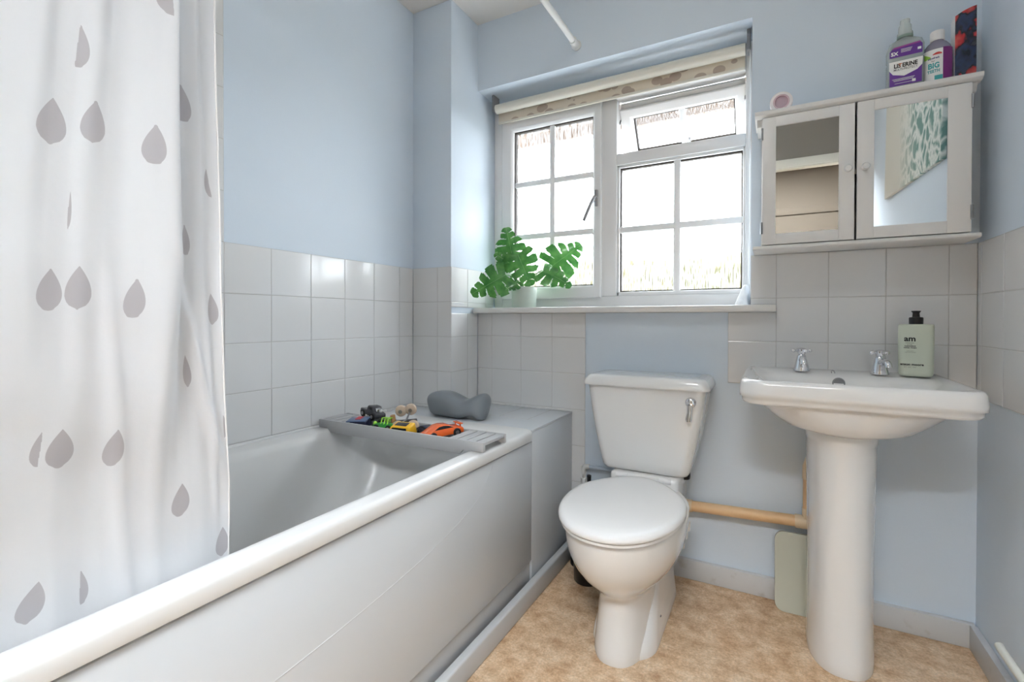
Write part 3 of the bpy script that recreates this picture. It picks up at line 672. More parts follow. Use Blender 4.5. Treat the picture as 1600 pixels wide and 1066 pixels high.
# plan curves of the curtain (X, Y) from its free edge towards the camera side, at three heights
C_TOP = [(0.662, -1.464), (0.655, -1.482), (0.662, -1.494), (0.658, -1.512), (0.650, -1.530), (0.660, -1.540), (0.694, -1.536), (0.712, -1.541), (0.706, -1.553), (0.694, -1.566), (0.682, -1.584), (0.682, -1.602), (0.686, -1.616), (0.680, -1.632), (0.678, -1.650), (0.684, -1.667), (0.681, -1.690), (0.680, -1.715), (0.683, -1.76), (0.690, -1.82), (0.676, -1.88), (0.692, -1.95), (0.680, -2.05)]
C_MID = [(0.648, -1.447), (0.644, -1.462), (0.650, -1.476), (0.652, -1.490), (0.648, -1.504), (0.656, -1.516), (0.678, -1.522), (0.690, -1.533), (0.687, -1.550), (0.677, -1.570), (0.668, -1.590), (0.667, -1.610), (0.668, -1.630), (0.663, -1.648), (0.664, -1.666), (0.667, -1.684), (0.664, -1.704), (0.663, -1.725), (0.668, -1.76), (0.676, -1.82), (0.664, -1.88), (0.676, -1.95), (0.670, -2.05)]
C_LOW = [(0.622, -1.420), (0.620, -1.436), (0.624, -1.452), (0.629, -1.468), (0.631, -1.486), (0.630, -1.504), (0.629, -1.522), (0.629, -1.541), (0.630, -1.560), (0.628, -1.579), (0.625, -1.598), (0.623, -1.617), (0.627, -1.636), (0.632, -1.653), (0.629, -1.670), (0.625, -1.688), (0.626, -1.708), (0.627, -1.728), (0.624, -1.77), (0.629, -1.83), (0.622, -1.89), (0.629, -1.95), (0.620, -2.03)]
def smooth01(t): t = max(0.0, min(1.0, t)); return t * t * (3 - 2 * t)
CPER = 24
K_T = [(p.x, p.y) for p in catmull([(a, b, 0) for a, b in C_TOP], CPER)]
K_M = [(p.x, p.y) for p in catmull([(a, b, 0) for a, b in C_MID], CPER)]
K_L = [(p.x, p.y) for p in catmull([(a, b, 0) for a, b in C_LOW], CPER)]
def curtain_point(i, z):
    if z > 1.05:
        f = smooth01((z - 1.05) / 0.40); A, B = K_M[i], K_T[i]
    else:
        f = smooth01((z - 0.62) / 0.43); A, B = K_L[i], K_M[i]
    x = A[0] + (B[0] - A[0]) * f; y = A[1] + (B[1] - A[1]) * f
    # fine crumple, stronger low on the free side
    k = 0.004 * (1 - smooth01((z - 0.9) / 0.5)) + 0.0008
    q = Vector((y * 9.0 + z * 2.2, z * 5.0 - y * 3, 2.0))
    x += k * noise.noise(q) + 0.35 * k * noise.noise(q * 2.7)
    for (ya, za, yb_, zb_, w_, am) in ((-1.518, 1.04, -1.450, 0.78, 0.009, 0.009), (-1.600, 0.98, -1.572, 0.60, 0.011, 0.007), (-1.545, 1.00, -1.535, 0.58, 0.013, 0.006), (-1.47, 0.98, -1.445, 0.70, 0.006, 0.005)):
        if zb_ - 0.12 < z < za + 0.12:
            f = (za - z) / (za - zb_); c = ya + (yb_ - ya) * f
            x += am * math.exp(-((y - c) / w_) ** 2) * smooth01((z - zb_ + 0.12) / 0.12) * smooth01((za + 0.12 - z) / 0.2)
    return (x, y, z)
# printed raindrops: (index along the cloth, height of centre, half width in index units, half height, keep side)
DROPS = []
DROPS = [(313, 1.3129, 16.0, 0.0267, -1, -1.2), (337, 1.2129, 19.4, 0.0274, 0, 0.4), (284, 1.2244, 16.9, 0.0269, 0, -0.5), (204, 1.2129, 16.2, 0.0268, 0, -0.8), (77, 1.2975, 15.8, 0.0269, 0, 0), (181, 1.416, 26.9, 0.0255, 1, 2.8), (307, 1.1091, 3.8, 0.0239, -1, -0.8), (329, 1.0091, 16.9, 0.0254, 0, -1.6), (293, 1.013, 16.2, 0.0271, 0, -0.8), (223, 1.0014, 13.1, 0.0266, 0, -1.8), (21, 1.1898, 16.2, 0.0209, 1, 4.7), (90, 1.0937, 10.0, 0.0229, 0, 0), (332, 0.813, 11.7, 0.0213, 1, -1.9), (305, 0.8092, 19.4, 0.0243, 0, -0.9), (234, 0.7976, 12.5, 0.025, 0, -1.2), (114, 0.6938, 17.5, 0.0248, 0, -3.1), (16, 0.5977, 15.0, 0.0238, 0, -1.3), (334, 0.6207, 16.9, 0.0235, 0, -8.0), (268, 0.613, 11.3, 0.0227, -1, -0.9), (22, 0.9899, 13.8, 0.0242, 0, 0.0), (94, 0.8938, 9.4, 0.0242, 0, 2.2), (7, 0.7938, 10.8, 0.0193, -1, 0.0)]  #DROPS
def drop_sd(u, v):
    """signed size of a teardrop, tip up; u,v in half width / half height units; <0 inside"""
    if v > 1 or v < -1: 
        return max(abs(v) - 1, 0) + 0.02 + abs(u) * 0.1
    # width profile from tip (v=1) to round base (v=-1)
    s = (1 - v) / 2
    wdt = 1.0 * (math.sin(PI * min(1.0, s * 0.70 ) ) ** 1.0) if s < 0.714 else math.sqrt(max(0.0, 1 - ((s - 0.66) / 0.34) ** 2))
    if s < 0.66: wdt = math.sin(0.5 * PI * s / 0.66) ** 0.95
    return abs(u) - wdt
def curtain():
    t = thing('shower_curtain', 'white shower curtain printed with grey raindrops hanging into the bathtub', 'curtain', (0.67, -1.75, CBL))
    NI = len(K_T); NZ = 420
    V = []; F = []; sd = []
    for j in range(NZ + 1):
        z = CBL + (CTL - CBL) * j / NZ
        for i in range(NI):
            V.append(curtain_point(i, z))
            best = 1.0
            for (ci, cz, hw, hh, keep, sl) in DROPS:
                dz = (z - cz) / hh
                if abs(dz) > 1.15: continue
                du = (i - ci - sl * dz) / hw
                if abs(du) > 1.6: continue
                s = drop_sd(du, dz)
                if keep and du * keep < 0: s = max(s, abs(du))
                best = min(best, s)
            sd.append(0.5 + 0.5 * max(-1, min(1, best)))
    for j in range(NZ):
        for i in range(NI - 1):
            a = j * NI + i; F.append((a, a + 1, a + NI + 1, a + NI))
    me = bpy.data.meshes.new('cloth'); org = Vector(t.location)
    me.from_pydata([Vector(v) - org for v in V], [], F)
    at = me.attributes.new('drop', 'FLOAT', 'POINT'); at.data.foreach_set('value', sd)
    for p in me.polygons: p.use_smooth = True
    me.materials.append(M_CURT)
    o = bpy.data.objects.new('cloth', me); COL.objects.link(o); o.parent = t
    sol = o.modifiers.new('thickness', 'SOLIDIFY'); sol.thickness = 0.0008
    b = MB().tube([curtain_point(0, CBL + (CTL - CBL) * k / 60) for k in range(61)], 0.0016, 8)
    part('side_hem', b, mat('white_hem_fabric', (228, 227, 226), 0.8), t)
    for k in range(9):
        y = -1.48 - k * 0.07
        b = MB().tube([(0.704 + 0.0175 * math.cos(a), y, 2.128 + 0.0175 * math.sin(a)) for a in [2 * PI * i / 16 for i in range(17)]], 0.002, 6)
        b.tube([(0.700, y, 2.111), (0.690, y, 2.103)], 0.002, 6)
        part('ring', b, M_WHITEP, t)
curtain()

# ------------------------------------------------------------------ toilet
def toilet():
    t = thing('toilet', 'white close coupled toilet with closed lid beside the bath', 'toilet', (1.041, -0.35, 0.0))
    cx = 1.041; N = 48
    def egg(z, hw, yf, yb, p=2.3, back=None):
        """front is rounded, back squarer"""
        ring = []; ym = yf + (yb - yf) * 0.52
        for i in range(N):
            a = 2 * PI * i / N; c, s = math.cos(a), math.sin(a)
            x = math.copysign(abs(c) ** (2 / p), c) * hw
            if s < 0: y = ym - abs(s) ** (2 / 2.05) * (ym - yf)
            else: y = ym + abs(s) ** (2 / 3.0) * (yb - ym); x *= (back if back else 1.0) ** (abs(s) ** 1.5)
            ring.append((cx + x, y, z))
        return ring
    b = MB()
    b.loft([egg(0.0, 0.091, -0.598, -0.115, 2.6), egg(0.010, 0.093, -0.600, -0.115, 2.6), egg(0.03, 0.091, -0.597, -0.115, 2.6), egg(0.10, 0.084, -0.583, -0.12, 2.6), egg(0.160, 0.083, -0.573, -0.12, 2.5), egg(0.176, 0.087, -0.576, -0.12, 2.4, 0.95), egg(0.196, 0.104, -0.598, -0.12, 2.2, 0.80), egg(0.216, 0.122, -0.624, -0.12, 2.15, 0.72),
            egg(0.240, 0.139, -0.652, -0.12, 2.1, 0.66), egg(0.270, 0.155, -0.678, -0.12, 2.1, 0.64), egg(0.305, 0.167, -0.698, -0.12, 2.1, 0.62), egg(0.340, 0.1735, -0.709, -0.12, 2.1, 0.62), egg(0.372, 0.176, -0.714, -0.12, 2.1, 0.62), egg(0.388, 0.176, -0.714, -0.12, 2.1, 0.62), egg(0.392, 0.172, -0.710, -0.12, 2.1, 0.62)])
    # foot that spreads at the rear and carries the floor screws
    fx = cx + 0.006
    def foot(z, hw, yf, r): return rrect(fx - hw, fx + hw, yf, -0.14, (r, r, 0.02, 0.02), z)
    b.loft([foot(0.0, 0.0965, -0.555, 0.092), foot(0.012, 0.0975, -0.557, 0.093), foot(0.035, 0.095, -0.545, 0.090), foot(0.08, 0.089, -0.505, 0.08), foot(0.13, 0.083, -0.455, 0.075), foot(0.18, 0.080, -0.42, 0.07), foot(0.25, 0.080, -0.41, 0.07)])
    b.box(cx - 0.118, cx + 0.118, -0.225, -0.025, 0.30, 0.431, 0.014, 3)
    part('pan', b, M_PORC, t, smooth=50)
    b = MB().lathe([(0, 0), (0.006, 0), (0.0055, 0.003), (0, 0.0035)], (fx + 0.0885, -0.400, 0.062), 12); part('floor_screw', b, M_DCHROME, t)
    # seat ring and lid
    def lid(z, g, p=2.1):
        return egg(z, 0.180 - g, -0.735 + g, -0.222 - g * 0.5, p, 0.60)
    b = MB().loft([lid(0.3935, 0.010), lid(0.395, 0.006), lid(0.402, 0.006), lid(0.4035, 0.010)]); part('seat', b, M_SEAT, t)
    b = MB().loft([lid(0.4045, 0.005), lid(0.407, 0.0005), lid(0.414, 0.0), lid(0.421, 0.003), lid(0.4255, 0.010), lid(0.428, 0.022), lid(0.4295, 0.05), lid(0.4305, 0.10)]); part('lid', b, M_SEAT, t, smooth=60)
    for s in (-1, 1):
        part('hinge', MB().lathe([(0, -0.02), (0.010, -0.02), (0.010, 0.02), (0, 0.02)], (cx + s * 0.075, -0.218, 0.420), 16, 'X'), M_SEAT, t)
    # cistern
    cs = MB(); cxc = 1.036
    def cr(z, hw, yf, r=0.03): return rrect(cxc - hw, cxc + hw, yf, -0.012, (r, r, 0.012, 0.012), z)
    cs.loft([cr(0.4325, 0.135, -0.192), cr(0.436, 0.146, -0.200), cr(0.446, 0.152, -0.206), cr(0.47, 0.158, -0.208), cr(0.56, 0.178, -0.211), cr(0.65, 0.194, -0.212), cr(0.735, 0.206, -0.213)])
    part('cistern', cs, M_PORC, t, smooth=50)
    b = MB()
    def lr(z, g, r=0.032): return rrect(cxc - 0.220 + g, cxc + 0.220 - g, -0.228 + g, -0.006 - g * 0.2, (r, r, 0.012, 0.012), z)
    b.loft([lr(0.7355, 0.006), lr(0.7365, 0.001), lr(0.741, 0.0), lr(0.752, 0.003), lr(0.765, 0.010), lr(0.771, 0.016), lr(0.7735, 0.025), lr(0.7745, 0.045)])
    part('cistern_lid', b, M_PORC, t, smooth=50)
    b = MB().lathe([(0, 0.0), (0.018, 0.0), (0.018, -0.004), (0.0155, -0.010), (0.010, -0.0135), (0, -0.0145)], (1.196, -0.2115, 0.697), 24, 'Y')
    h = part('flush_lever', b, M_CHROME, t)
    b = MB().loft([rrect(1.186, 1.204, -0.231, -0.224, 0.003, 0.690), rrect(1.187, 1.203, -0.236, -0.229, 0.003, 0.668), rrect(1.183, 1.203, -0.241, -0.233, 0.0035, 0.645), rrect(1.185, 1.201, -0.241, -0.234, 0.003, 0.636)]); part('lever_arm', b, M_CHROME, h)
    for x in (1.145, 0.93):
        part('wing_nut', MB().lathe([(0, 0), (0.020, 0.0), (0.022, 0.01), (0.022, 0.0325), (0, 0.0325)], (x + 0.012, -0.085, 0.400), 18), M_BLACK, t)
toilet()

def plumbing():
    t = thing('waste_pipe', 'beige plastic waste pipe along the wall between toilet and basin', 'pipe', (1.34, -0.04, 0.27))
    y = -0.036; z = 0.298
    part('pipe_run', MB().tube([(1.10, y, z - 0.015), (1.542, y, z + 0.002)], 0.0190, 20), M_BEIGEP, t)
    part('coupling', MB().tube([(1.146, y, z - 0.0133), (1.178, y, z - 0.0120)], 0.0220, 20), M_BEIGEC, t)
    part('coupling', MB().tube([(1.505, y, z + 0.0005), (1.568, y, z + 0.002)], 0.0222, 20), M_BEIGEC, t)
    part('pipe_riser', MB().tube([(1.545, y, z - 0.015), (1.545, y, 0.46)], 0.0175, 20), M_BEIGEP, t)
    part('coupling', MB().tube([(1.545, y, z + 0.01), (1.545, y, z + 0.05)], 0.0195, 20), M_BEIGEC, t)
    part('elbow', MB().tube([(1.545, y, 0.445), (1.545, y, 0.485), (1.550, y, 0.505), (1.566, y, 0.515), (1.60, y, 0.516)], 0.0195, 20), M_BEIGEC, t)
    t = thing('supply_pipe', 'thin painted water pipe with a valve on the wall left of the cistern', 'pipe', (0.80, -0.03, 0.28))
    mp = mat('pale_blue_painted_pipe', (176, 190, 204), 0.5, bump=(80, 0.3, 0.001)); mw = mat('flaking_white_paint', (206, 205, 202), 0.6, bump=(120, 0.6, 0.002), var=(60, (150, 146, 142), 0.62, 0.72))
    part('pipe_run', MB().tube([(0.762, -0.022, 0.367), (0.91, -0.022, 0.367)], 0.0075, 14), mp, t)
    part('elbow', MB().tube([(0.775, -0.022, 0.367), (0.758, -0.022, 0.366), (0.752, -0.022, 0.358), (0.752, -0.022, 0.335)], 0.0105, 14), mw, t)
    part('pipe_drop', MB().tube([(0.752, -0.022, 0.345), (0.752, -0.022, 0.075)], 0.0078, 14), mw, t)
    part('compression_nut', MB().lathe([(0, 0), (0.0145, 0), (0.0145, 0.022), (0, 0.022)], (0.752, -0.022, 0.296), 6), mw, t)
    part('compression_nut', MB().lathe([(0, 0), (0.0145, 0), (0.0145, 0.018), (0, 0.018)], (0.752, -0.022, 0.262), 6), mw, t)
    part('valve_handle', MB().tube([(0.776, -0.028, 0.285), (0.778, -0.034, 0.335)], [0.007, 0.009], 12), M_BLACK, t)
    part('valve_stem', MB().tube([(0.752, -0.022, 0.290), (0.777, -0.028, 0.290)], 0.005, 10), M_BLACK, t)
    # pan connector side boss right of the bowl
    t = thing('overflow_fitting', 'white plastic threaded pipe fitting just right of the toilet bowl', 'pipe fitting', (1.20, -0.14, 0.20))
    for k, (dx, r, z0, z1) in enumerate(((0.0, 0.020, 0.226, 0.255), (-0.006, 0.018, 0.196, 0.225), (-0.014, 0.016, 0.160, 0.195))):
        part('collar', MB().lathe([(0, z0), (r, z0), (r, z1), (0, z1)], (1.163 + dx, -0.115, 0), 20), M_WHITEP, t)
    part('spigot', MB().tube([(1.150, -0.115, 0.18), (1.10, -0.115, 0.17), (1.06, -0.115, 0.17)], 0.014, 14), M_WHITEP, t)
    # heating pipe on the right wall
    t = thing('heating_pipe', 'white painted pipe running low along the right wall', 'pipe', (W - 0.03, -0.7, 0.14))
    part('pipe_run', MB().tube([(W - 0.026, -0.262, 0.155), (W - 0.026, -0.275, 0.152), (W - 0.026, -1.6, 0.152)], 0.0095, 14), mat('cream_white_pipe', (222, 224, 216), 0.35), t)
    for yy in (-0.62, -1.3): part('pipe_clip', MB().box(W - 0.030, W + PT + 0.001, yy - 0.006, yy + 0.006, 0.139, 0.166, 0.002), M_WHITEP, t)
plumbing()

def floor_things():
    t = thing('toilet_brush_pot', 'black round brush pot on the floor behind the toilet bowl', 'brush pot', (0.832, -0.205, 0.0))
    part('pot', MB().lathe([(0, 0), (0.046, 0), (0.049, 0.004), (0.052, 0.10), (0.053, 0.17), (0.048, 0.17), (0.046, 0.15), (0.0, 0.15)], (0.832, -0.205, 0.0), 32), M_BLACK, t)
    part('handle', MB().tube([(0.832, -0.205, 0.15), (0.832, -0.205, 0.30)], [0.008, 0.007], 12), M_BLACK, t)
    t = thing('soil_pipe', 'white vertical pipe with black collar behind the toilet, close to the bath panel', 'pipe', (0.775, -0.10, 0.0))
    part('pipe_body', MB().tube([(0.775, -0.095, 0.09), (0.775, -0.095, 0.255)], 0.045, 28), M_WHITEP, t)
    part('collar', MB().lathe([(0, 0), (0.050, 0), (0.050, 0.10), (0.046, 0.104), (0, 0.104)], (0.775, -0.095, 0.0), 28), M_RUBBER, t)
    # bathroom scale leaning on the wall
    al = math.atan2(0.036, 0.256)
    t = thing('bathroom_scale', 'sage green square bathroom scale leaning on the wall behind the basin pedestal', 'scale', (1.575, -0.062, 0.0)); t.rotation_euler = (-al * 1.0, 0, R(2))
    b = MB().loft([[(x, -0.010, z) for x, z, _ in rrect(-0.128, 0.128, 0.0, 0.256, 0.028, 0)], [(x, -0.012, z) for x, z, _ in rrect(-0.126, 0.126, 0.002, 0.254, 0.027, 0)][0:0] or [(x, 0.008, z) for x, z, _ in rrect(-0.128, 0.128, 0.0, 0.256, 0.028, 0)]])
    part('platform', b, M_SCALE, t, local=True)
    part('foot', MB().box(-0.11, 0.11, 0.008, 0.014, 0.02, 0.236, 0.002), M_WHITEP, t, local=True)
floor_things()

# ------------------------------------------------------------------ basin
def basin():
    t = thing('wash_basin', 'white porcelain wash basin with two chrome taps on a pedestal', 'basin', (1.62, -0.21, 0.0))
    n = 10
    def out(z, g, yb=-0.001, r=0.062, ex=0.0):
        return rrect(1.352 + g, 1.886 - g, -0.430 + g * 1.0, yb, (r, r, 0.014, 0.014), z, n)
    def ell(z, x0, x1, y0, y1, r): return rrect(x0, x1, y0, y1, r, z, n)
    b = MB()
    rings = [ell(0.657, 1.545, 1.695, -0.350, -0.06, 0.074), ell(0.663, 1.505, 1.735, -0.366, -0.05, 0.105), ell(0.672, 1.470, 1.770, -0.380, -0.035, 0.13), ell(0.690, 1.440, 1.800, -0.392, -0.02, 0.15), ell(0.712, 1.415, 1.826, -0.400, -0.01, 0.15), ell(0.730, 1.402, 1.838, -0.404, -0.004, 0.13), ell(0.738, 1.398, 1.842, -0.406, -0.004, 0.12),
             out(0.739, 0.018, r=0.06), out(0.741, 0.009), out(0.747, 0.006), out(0.757, 0.005), out(0.759, 0.0005), out(0.772, 0.0), out(0.796, 0.002), out(0.804, 0.006), out(0.8075, 0.014, r=0.055),
             out(0.8065, 0.020, -0.006, 0.05), 
             rrect(1.394, 1.844, -0.404, -0.150, (0.07, 0.07, 0.05, 0.05), 0.800, n), rrect(1.410, 1.828, -0.396, -0.158, (0.08, 0.08, 0.06, 0.06), 0.788, n), rrect(1.435, 1.803, -0.385, -0.170, (0.09, 0.09, 0.07, 0.07), 0.755, n), rrect(1.48, 1.758, -0.365, -0.19, 0.085, 0.715, n), rrect(1.55, 1.69, -0.32, -0.22, 0.045, 0.695, n)]
    b.loft(rings)
    for v in b.bm.verts:                     # the back of the rim rises into a tap ledge
        if v.co.z > 0.795 and v.co.y > -0.165: v.co.z += 0.0030
    part('bowl', b, M_PORC, t, smooth=85)
    b = MB().lathe([(0, 0.001), (0.0165, 0.001), (0.0165, -0.0015), (0.014, -0.002), (0.013, 0.0005), (0, 0.0005)], (1.612, -0.1605, 0.784), 22, 'Y'); part('overflow', b, M_DCHROME, t)
    b = MB().tube([(1.596, -0.137, 0.8118), (1.596, -0.130, 0.816), (1.600, -0.128, 0.819), (1.604, -0.130, 0.816), (1.604, -0.137, 0.8118)], 0.0014, 8); part('chain_stay', b, M_DCHROME, t)
    # pedestal
    def ped(z, hw, yf, yb=-0.10, p=2.5):
        ring = []
        for i in range(40):
            a = 2 * PI * i / 40; c, s = math.cos(a), math.sin(a)
            x = math.copysign(abs(c) ** (2 / p), c) * hw; ym = -0.19
            y = ym - abs(s) ** (2 / 2.2) * (ym - yf) if s < 0 else ym + abs(s) ** (2 / 4) * (yb - ym)
            ring.append((1.613 + x, y, z))
        return ring
    b = MB().loft([ped(0.0, 0.082, -0.338), ped(0.006, 0.0835, -0.340), ped(0.03, 0.083, -0.338), ped(0.10, 0.081, -0.331), ped(0.25, 0.081, -0.328), ped(0.45, 0.083, -0.328), ped(0.60, 0.086, -0.330), ped(0.625, 0.0865, -0.331), ped(0.63, 0.089, -0.334), ped(0.652, 0.090, -0.336), ped(0.6555, 0.088, -0.334)])
    part('pedestal', b, M_PORC, t, smooth=50)
    def tap(x, rz):
        M = Matrix.Translation((x, -0.092, 0.8105)) @ Matrix.Rotation(rz, 4, 'Z')
        b = MB().lathe([(0, 0), (0.0235, 0), (0.0235, 0.003), (0.021, 0.012), (0.0155, 0.036), (0.0125, 0.048), (0.010, 0.052), (0.0085, 0.056), (0.0, 0.056)], (0, 0, 0), 24, M=M)
        b.tube([(0, -0.008, 0.034), (0, -0.026, 0.041), (0, -0.042, 0.040), (0, -0.051, 0.033), (0, -0.053, 0.024)], [0.010, 0.0095, 0.0092, 0.0092, 0.0095], 16, M=M)
        k = part('tap', b, M_CHROME, t)
        h = MB().lathe([(0, 0.054), (0.011, 0.054), (0.0125, 0.060), (0.0125, 0.070), (0.009, 0.0735), (0, 0.0745)], (0, 0, 0), 20, M=M)
        for q in range(4):
            a = q * PI / 2 + 0.3; d = Vector((math.cos(a), math.sin(a), 0))
            h.tube([tuple(d * 0.010 + Vector((0, 0, 0.065))), tuple(d * 0.022 + Vector((0, 0, 0.065)))], [0.0042, 0.0036], 10, M=M)
            h.sphere(tuple(d * 0.025 + Vector((0, 0, 0.065))), 0.0062, 12, 8, M=M)
        part('cross_handle', h, M_CHROME, k)
    tap(1.5185, R(4)); tap(1.722, R(14))
basin()

# ------------------------------------------------------------------ hand wash bottle
def handwash():
    t = thing('hand_wash_bottle', 'sage green hand wash bottle with black pump cap on the basin ledge', 'bottle', (1.806, -0.098, 0.8107), R(-12))
    a, bb, ex = 0.0405, 0.028, 2.9
    def ring(z, g): 
        out = []
        for i in range(48):
            th = 2 * PI * i / 48; c, s = math.cos(th), math.sin(th)
            out.append((math.copysign(abs(c) ** (2 / ex), c) * (a - g), math.copysign(abs(s) ** (2 / ex), s) * (bb - g), z))
        return out
    b = MB().loft([ring(0.0, 0.006), ring(0.002, 0.003), ring(0.008, 0.0005), ring(0.02, 0.0), ring(0.10, -0.001), ring(0.146, -0.0005), ring(0.1505, 0.0005), ring(0.152, 0.003), ring(0.1525, 0.012)])
    part('body', b, M_SAGE, t, smooth=50, local=True)
    b = MB().lathe([(0, 0.1525), (0.0165, 0.1525), (0.0168, 0.170), (0.0155, 0.1725), (0.009, 0.1735), (0.008, 0.185), (0.0095, 0.1875), (0.0115, 0.190), (0.011, 0.1915), (0, 0.192)], (0, 0, 0), 24)
    part('pump_cap', b, M_BLACK, t, local=True)
    def wrap(mb, x0, z0):
        for v in mb.bm.verts:
            u = v.co.x + x0; z = v.co.y + z0
            y = -(bb + 0.0007) * max(0.0, 1 - min(0.999, abs(u) / (a + 0.001)) ** ex) ** (1 / ex) - 0.0005
            v.co = Vector((u, y, z))
        return mb
    for s, size, x0, z0, wd, bo in (('am', 0.022, -0.013, 0.103, 1.0, 0.0006), ('MANDARIN', 0.0034, -0.0135, 0.0965, 1.1, 0), ('& LIME', 0.0034, -0.0135, 0.0920, 1.1, 0), ('CLEANSING', 0.0043, -0.0125, 0.0870, 1.1, 0.0002), ('HAND WASH', 0.0043, -0.0125, 0.0820, 1.1, 0.0002), ('FOR CLEAN', 0.0026, -0.0125, 0.0730, 1.1, 0), ('AND SOFT HANDS', 0.0026, -0.0125, 0.0694, 1.1, 0), ('anson moore', 0.0098, -0.0085, 0.0320, 1.0, 0.0003), ('BATH . BODY . HOME', 0.0026, -0.0125, 0.0262, 1.1, 0)):
        part('lettering', wrap(text_mb(s, size, 'CENTER', wd, bo), x0, z0), M_INK, t, smooth=0, local=True)
handwash()

# ------------------------------------------------------------------ wall cabinet
CABT = 1.653
def cabinet():
    t = thing('wall_cabinet', 'white wooden wall cabinet with two mirrored doors above the basin', 'cabinet', (1.658, -0.07, 1.2035))
    b = MB(); x0, x1 = 1.400, 1.917; yb, yf = -0.0015, -0.122
    b.box(x0, x0 + 0.014, yf, yb, 1.2165, 1.634); b.box(x1 - 0.014, x1, yf, yb, 1.2165, 1.634); b.box(x0 + 0.014, x1 - 0.014, -0.008, yb, 1.2165, 1.634); b.box(x0 + 0.014, x1 - 0.014, yf, -0.008, 1.42, 1.434)
    part('carcass', b, M_WOOD, t)
    b = MB()
    prof = [(-0.0015, 1.634), (-0.134, 1.634), (-0.146, 1.640), (-0.148, 1.650), (-0.146, CABT), (-0.0015, CABT)]
    b.prism(prof, 1.3805, 1.936, 'X', 0.0012)
    b.prism([(-0.0015, 1.613), (-0.110, 1.613), (-0.122, 1.634), (-0.0015, 1.634)], 1.386, 1.3995, 'X', 0.001); b.prism([(-0.0015, 1.613), (-0.110, 1.613), (-0.122, 1.634), (-0.0015, 1.634)], 1.9175, 1.930, 'X', 0.001)
    part('cornice', b, M_WOOD, t)
    b = MB().prism([(-0.0015, 1.2035), (-0.133, 1.2035), (-0.140, 1.2065), (-0.140, 1.2135), (-0.137, 1.2165), (-0.0015, 1.2165)], 1.3765, 1.936, 'X', 0.001)
    part('base_board', b, M_WOOD, t)
    for (dx0, dx1, gx0, gx1, kx, hx) in ((1.4025, 1.6500, 1.4415, 1.6105, 1.632, 1.4015), (1.6560, 1.9145, 1.6975, 1.8640, 1.6755, 1.9155)):
        z0, z1, gz0, gz1 = 1.2195, 1.6315, 1.2535, 1.600; y0, y1 = -0.138, -0.1225
        d = MB(); e = 0.0012
        d.box(dx0, gx0, y0, y1, z0, z1, e); d.box(gx1, dx1, y0, y1, z0, z1, e); d.box(gx0, gx1, y0, y1, z0, gz0, e); d.box(gx0, gx1, y0, y1, gz1, z1, e)
        door = part('door', d, M_WOOD, t)
        part('mirror', MB().box(gx0 - 0.003, gx1 + 0.003, -0.1345, -0.1300, gz0 - 0.003, gz1 + 0.003), M_MIRROR, door)
        part('knob', MB().lathe([(0, 0), (0.007, 0), (0.006, -0.006), (0.0105, -0.013), (0.0110, -0.018), (0.008, -0.0225), (0, -0.0235)], (kx, y0, 1.431), 22, 'Y'), M_WOOD, door)
        for hz in (1.580, 1.274):
            part('hinge', MB().tube([(hx, -0.1390, hz - 0.019), (hx, -0.1390, hz + 0.019)], 0.0035, 10), M_DCHROME, door)
cabinet()

# canvas print on the right wall (seen in the mirror)
def canvas():
    th = R(-4.3)
    b = MB().box(-0.016, 0.0, -0.49, 0.49, 0.0, 0.66, 0.002, M=Matrix.Translation((W + PT - 0.0005, -1.075, 1.583)) @ Matrix.Rotation(th, 4, 'X'))
    o = part('canvas_print', b, M_SEA)
    # keep texture coordinates centred on the canvas
    tag(o, 'canvas print of pale beach and green sea foam, reflected in the right cabinet mirror', 'picture')
canvas()

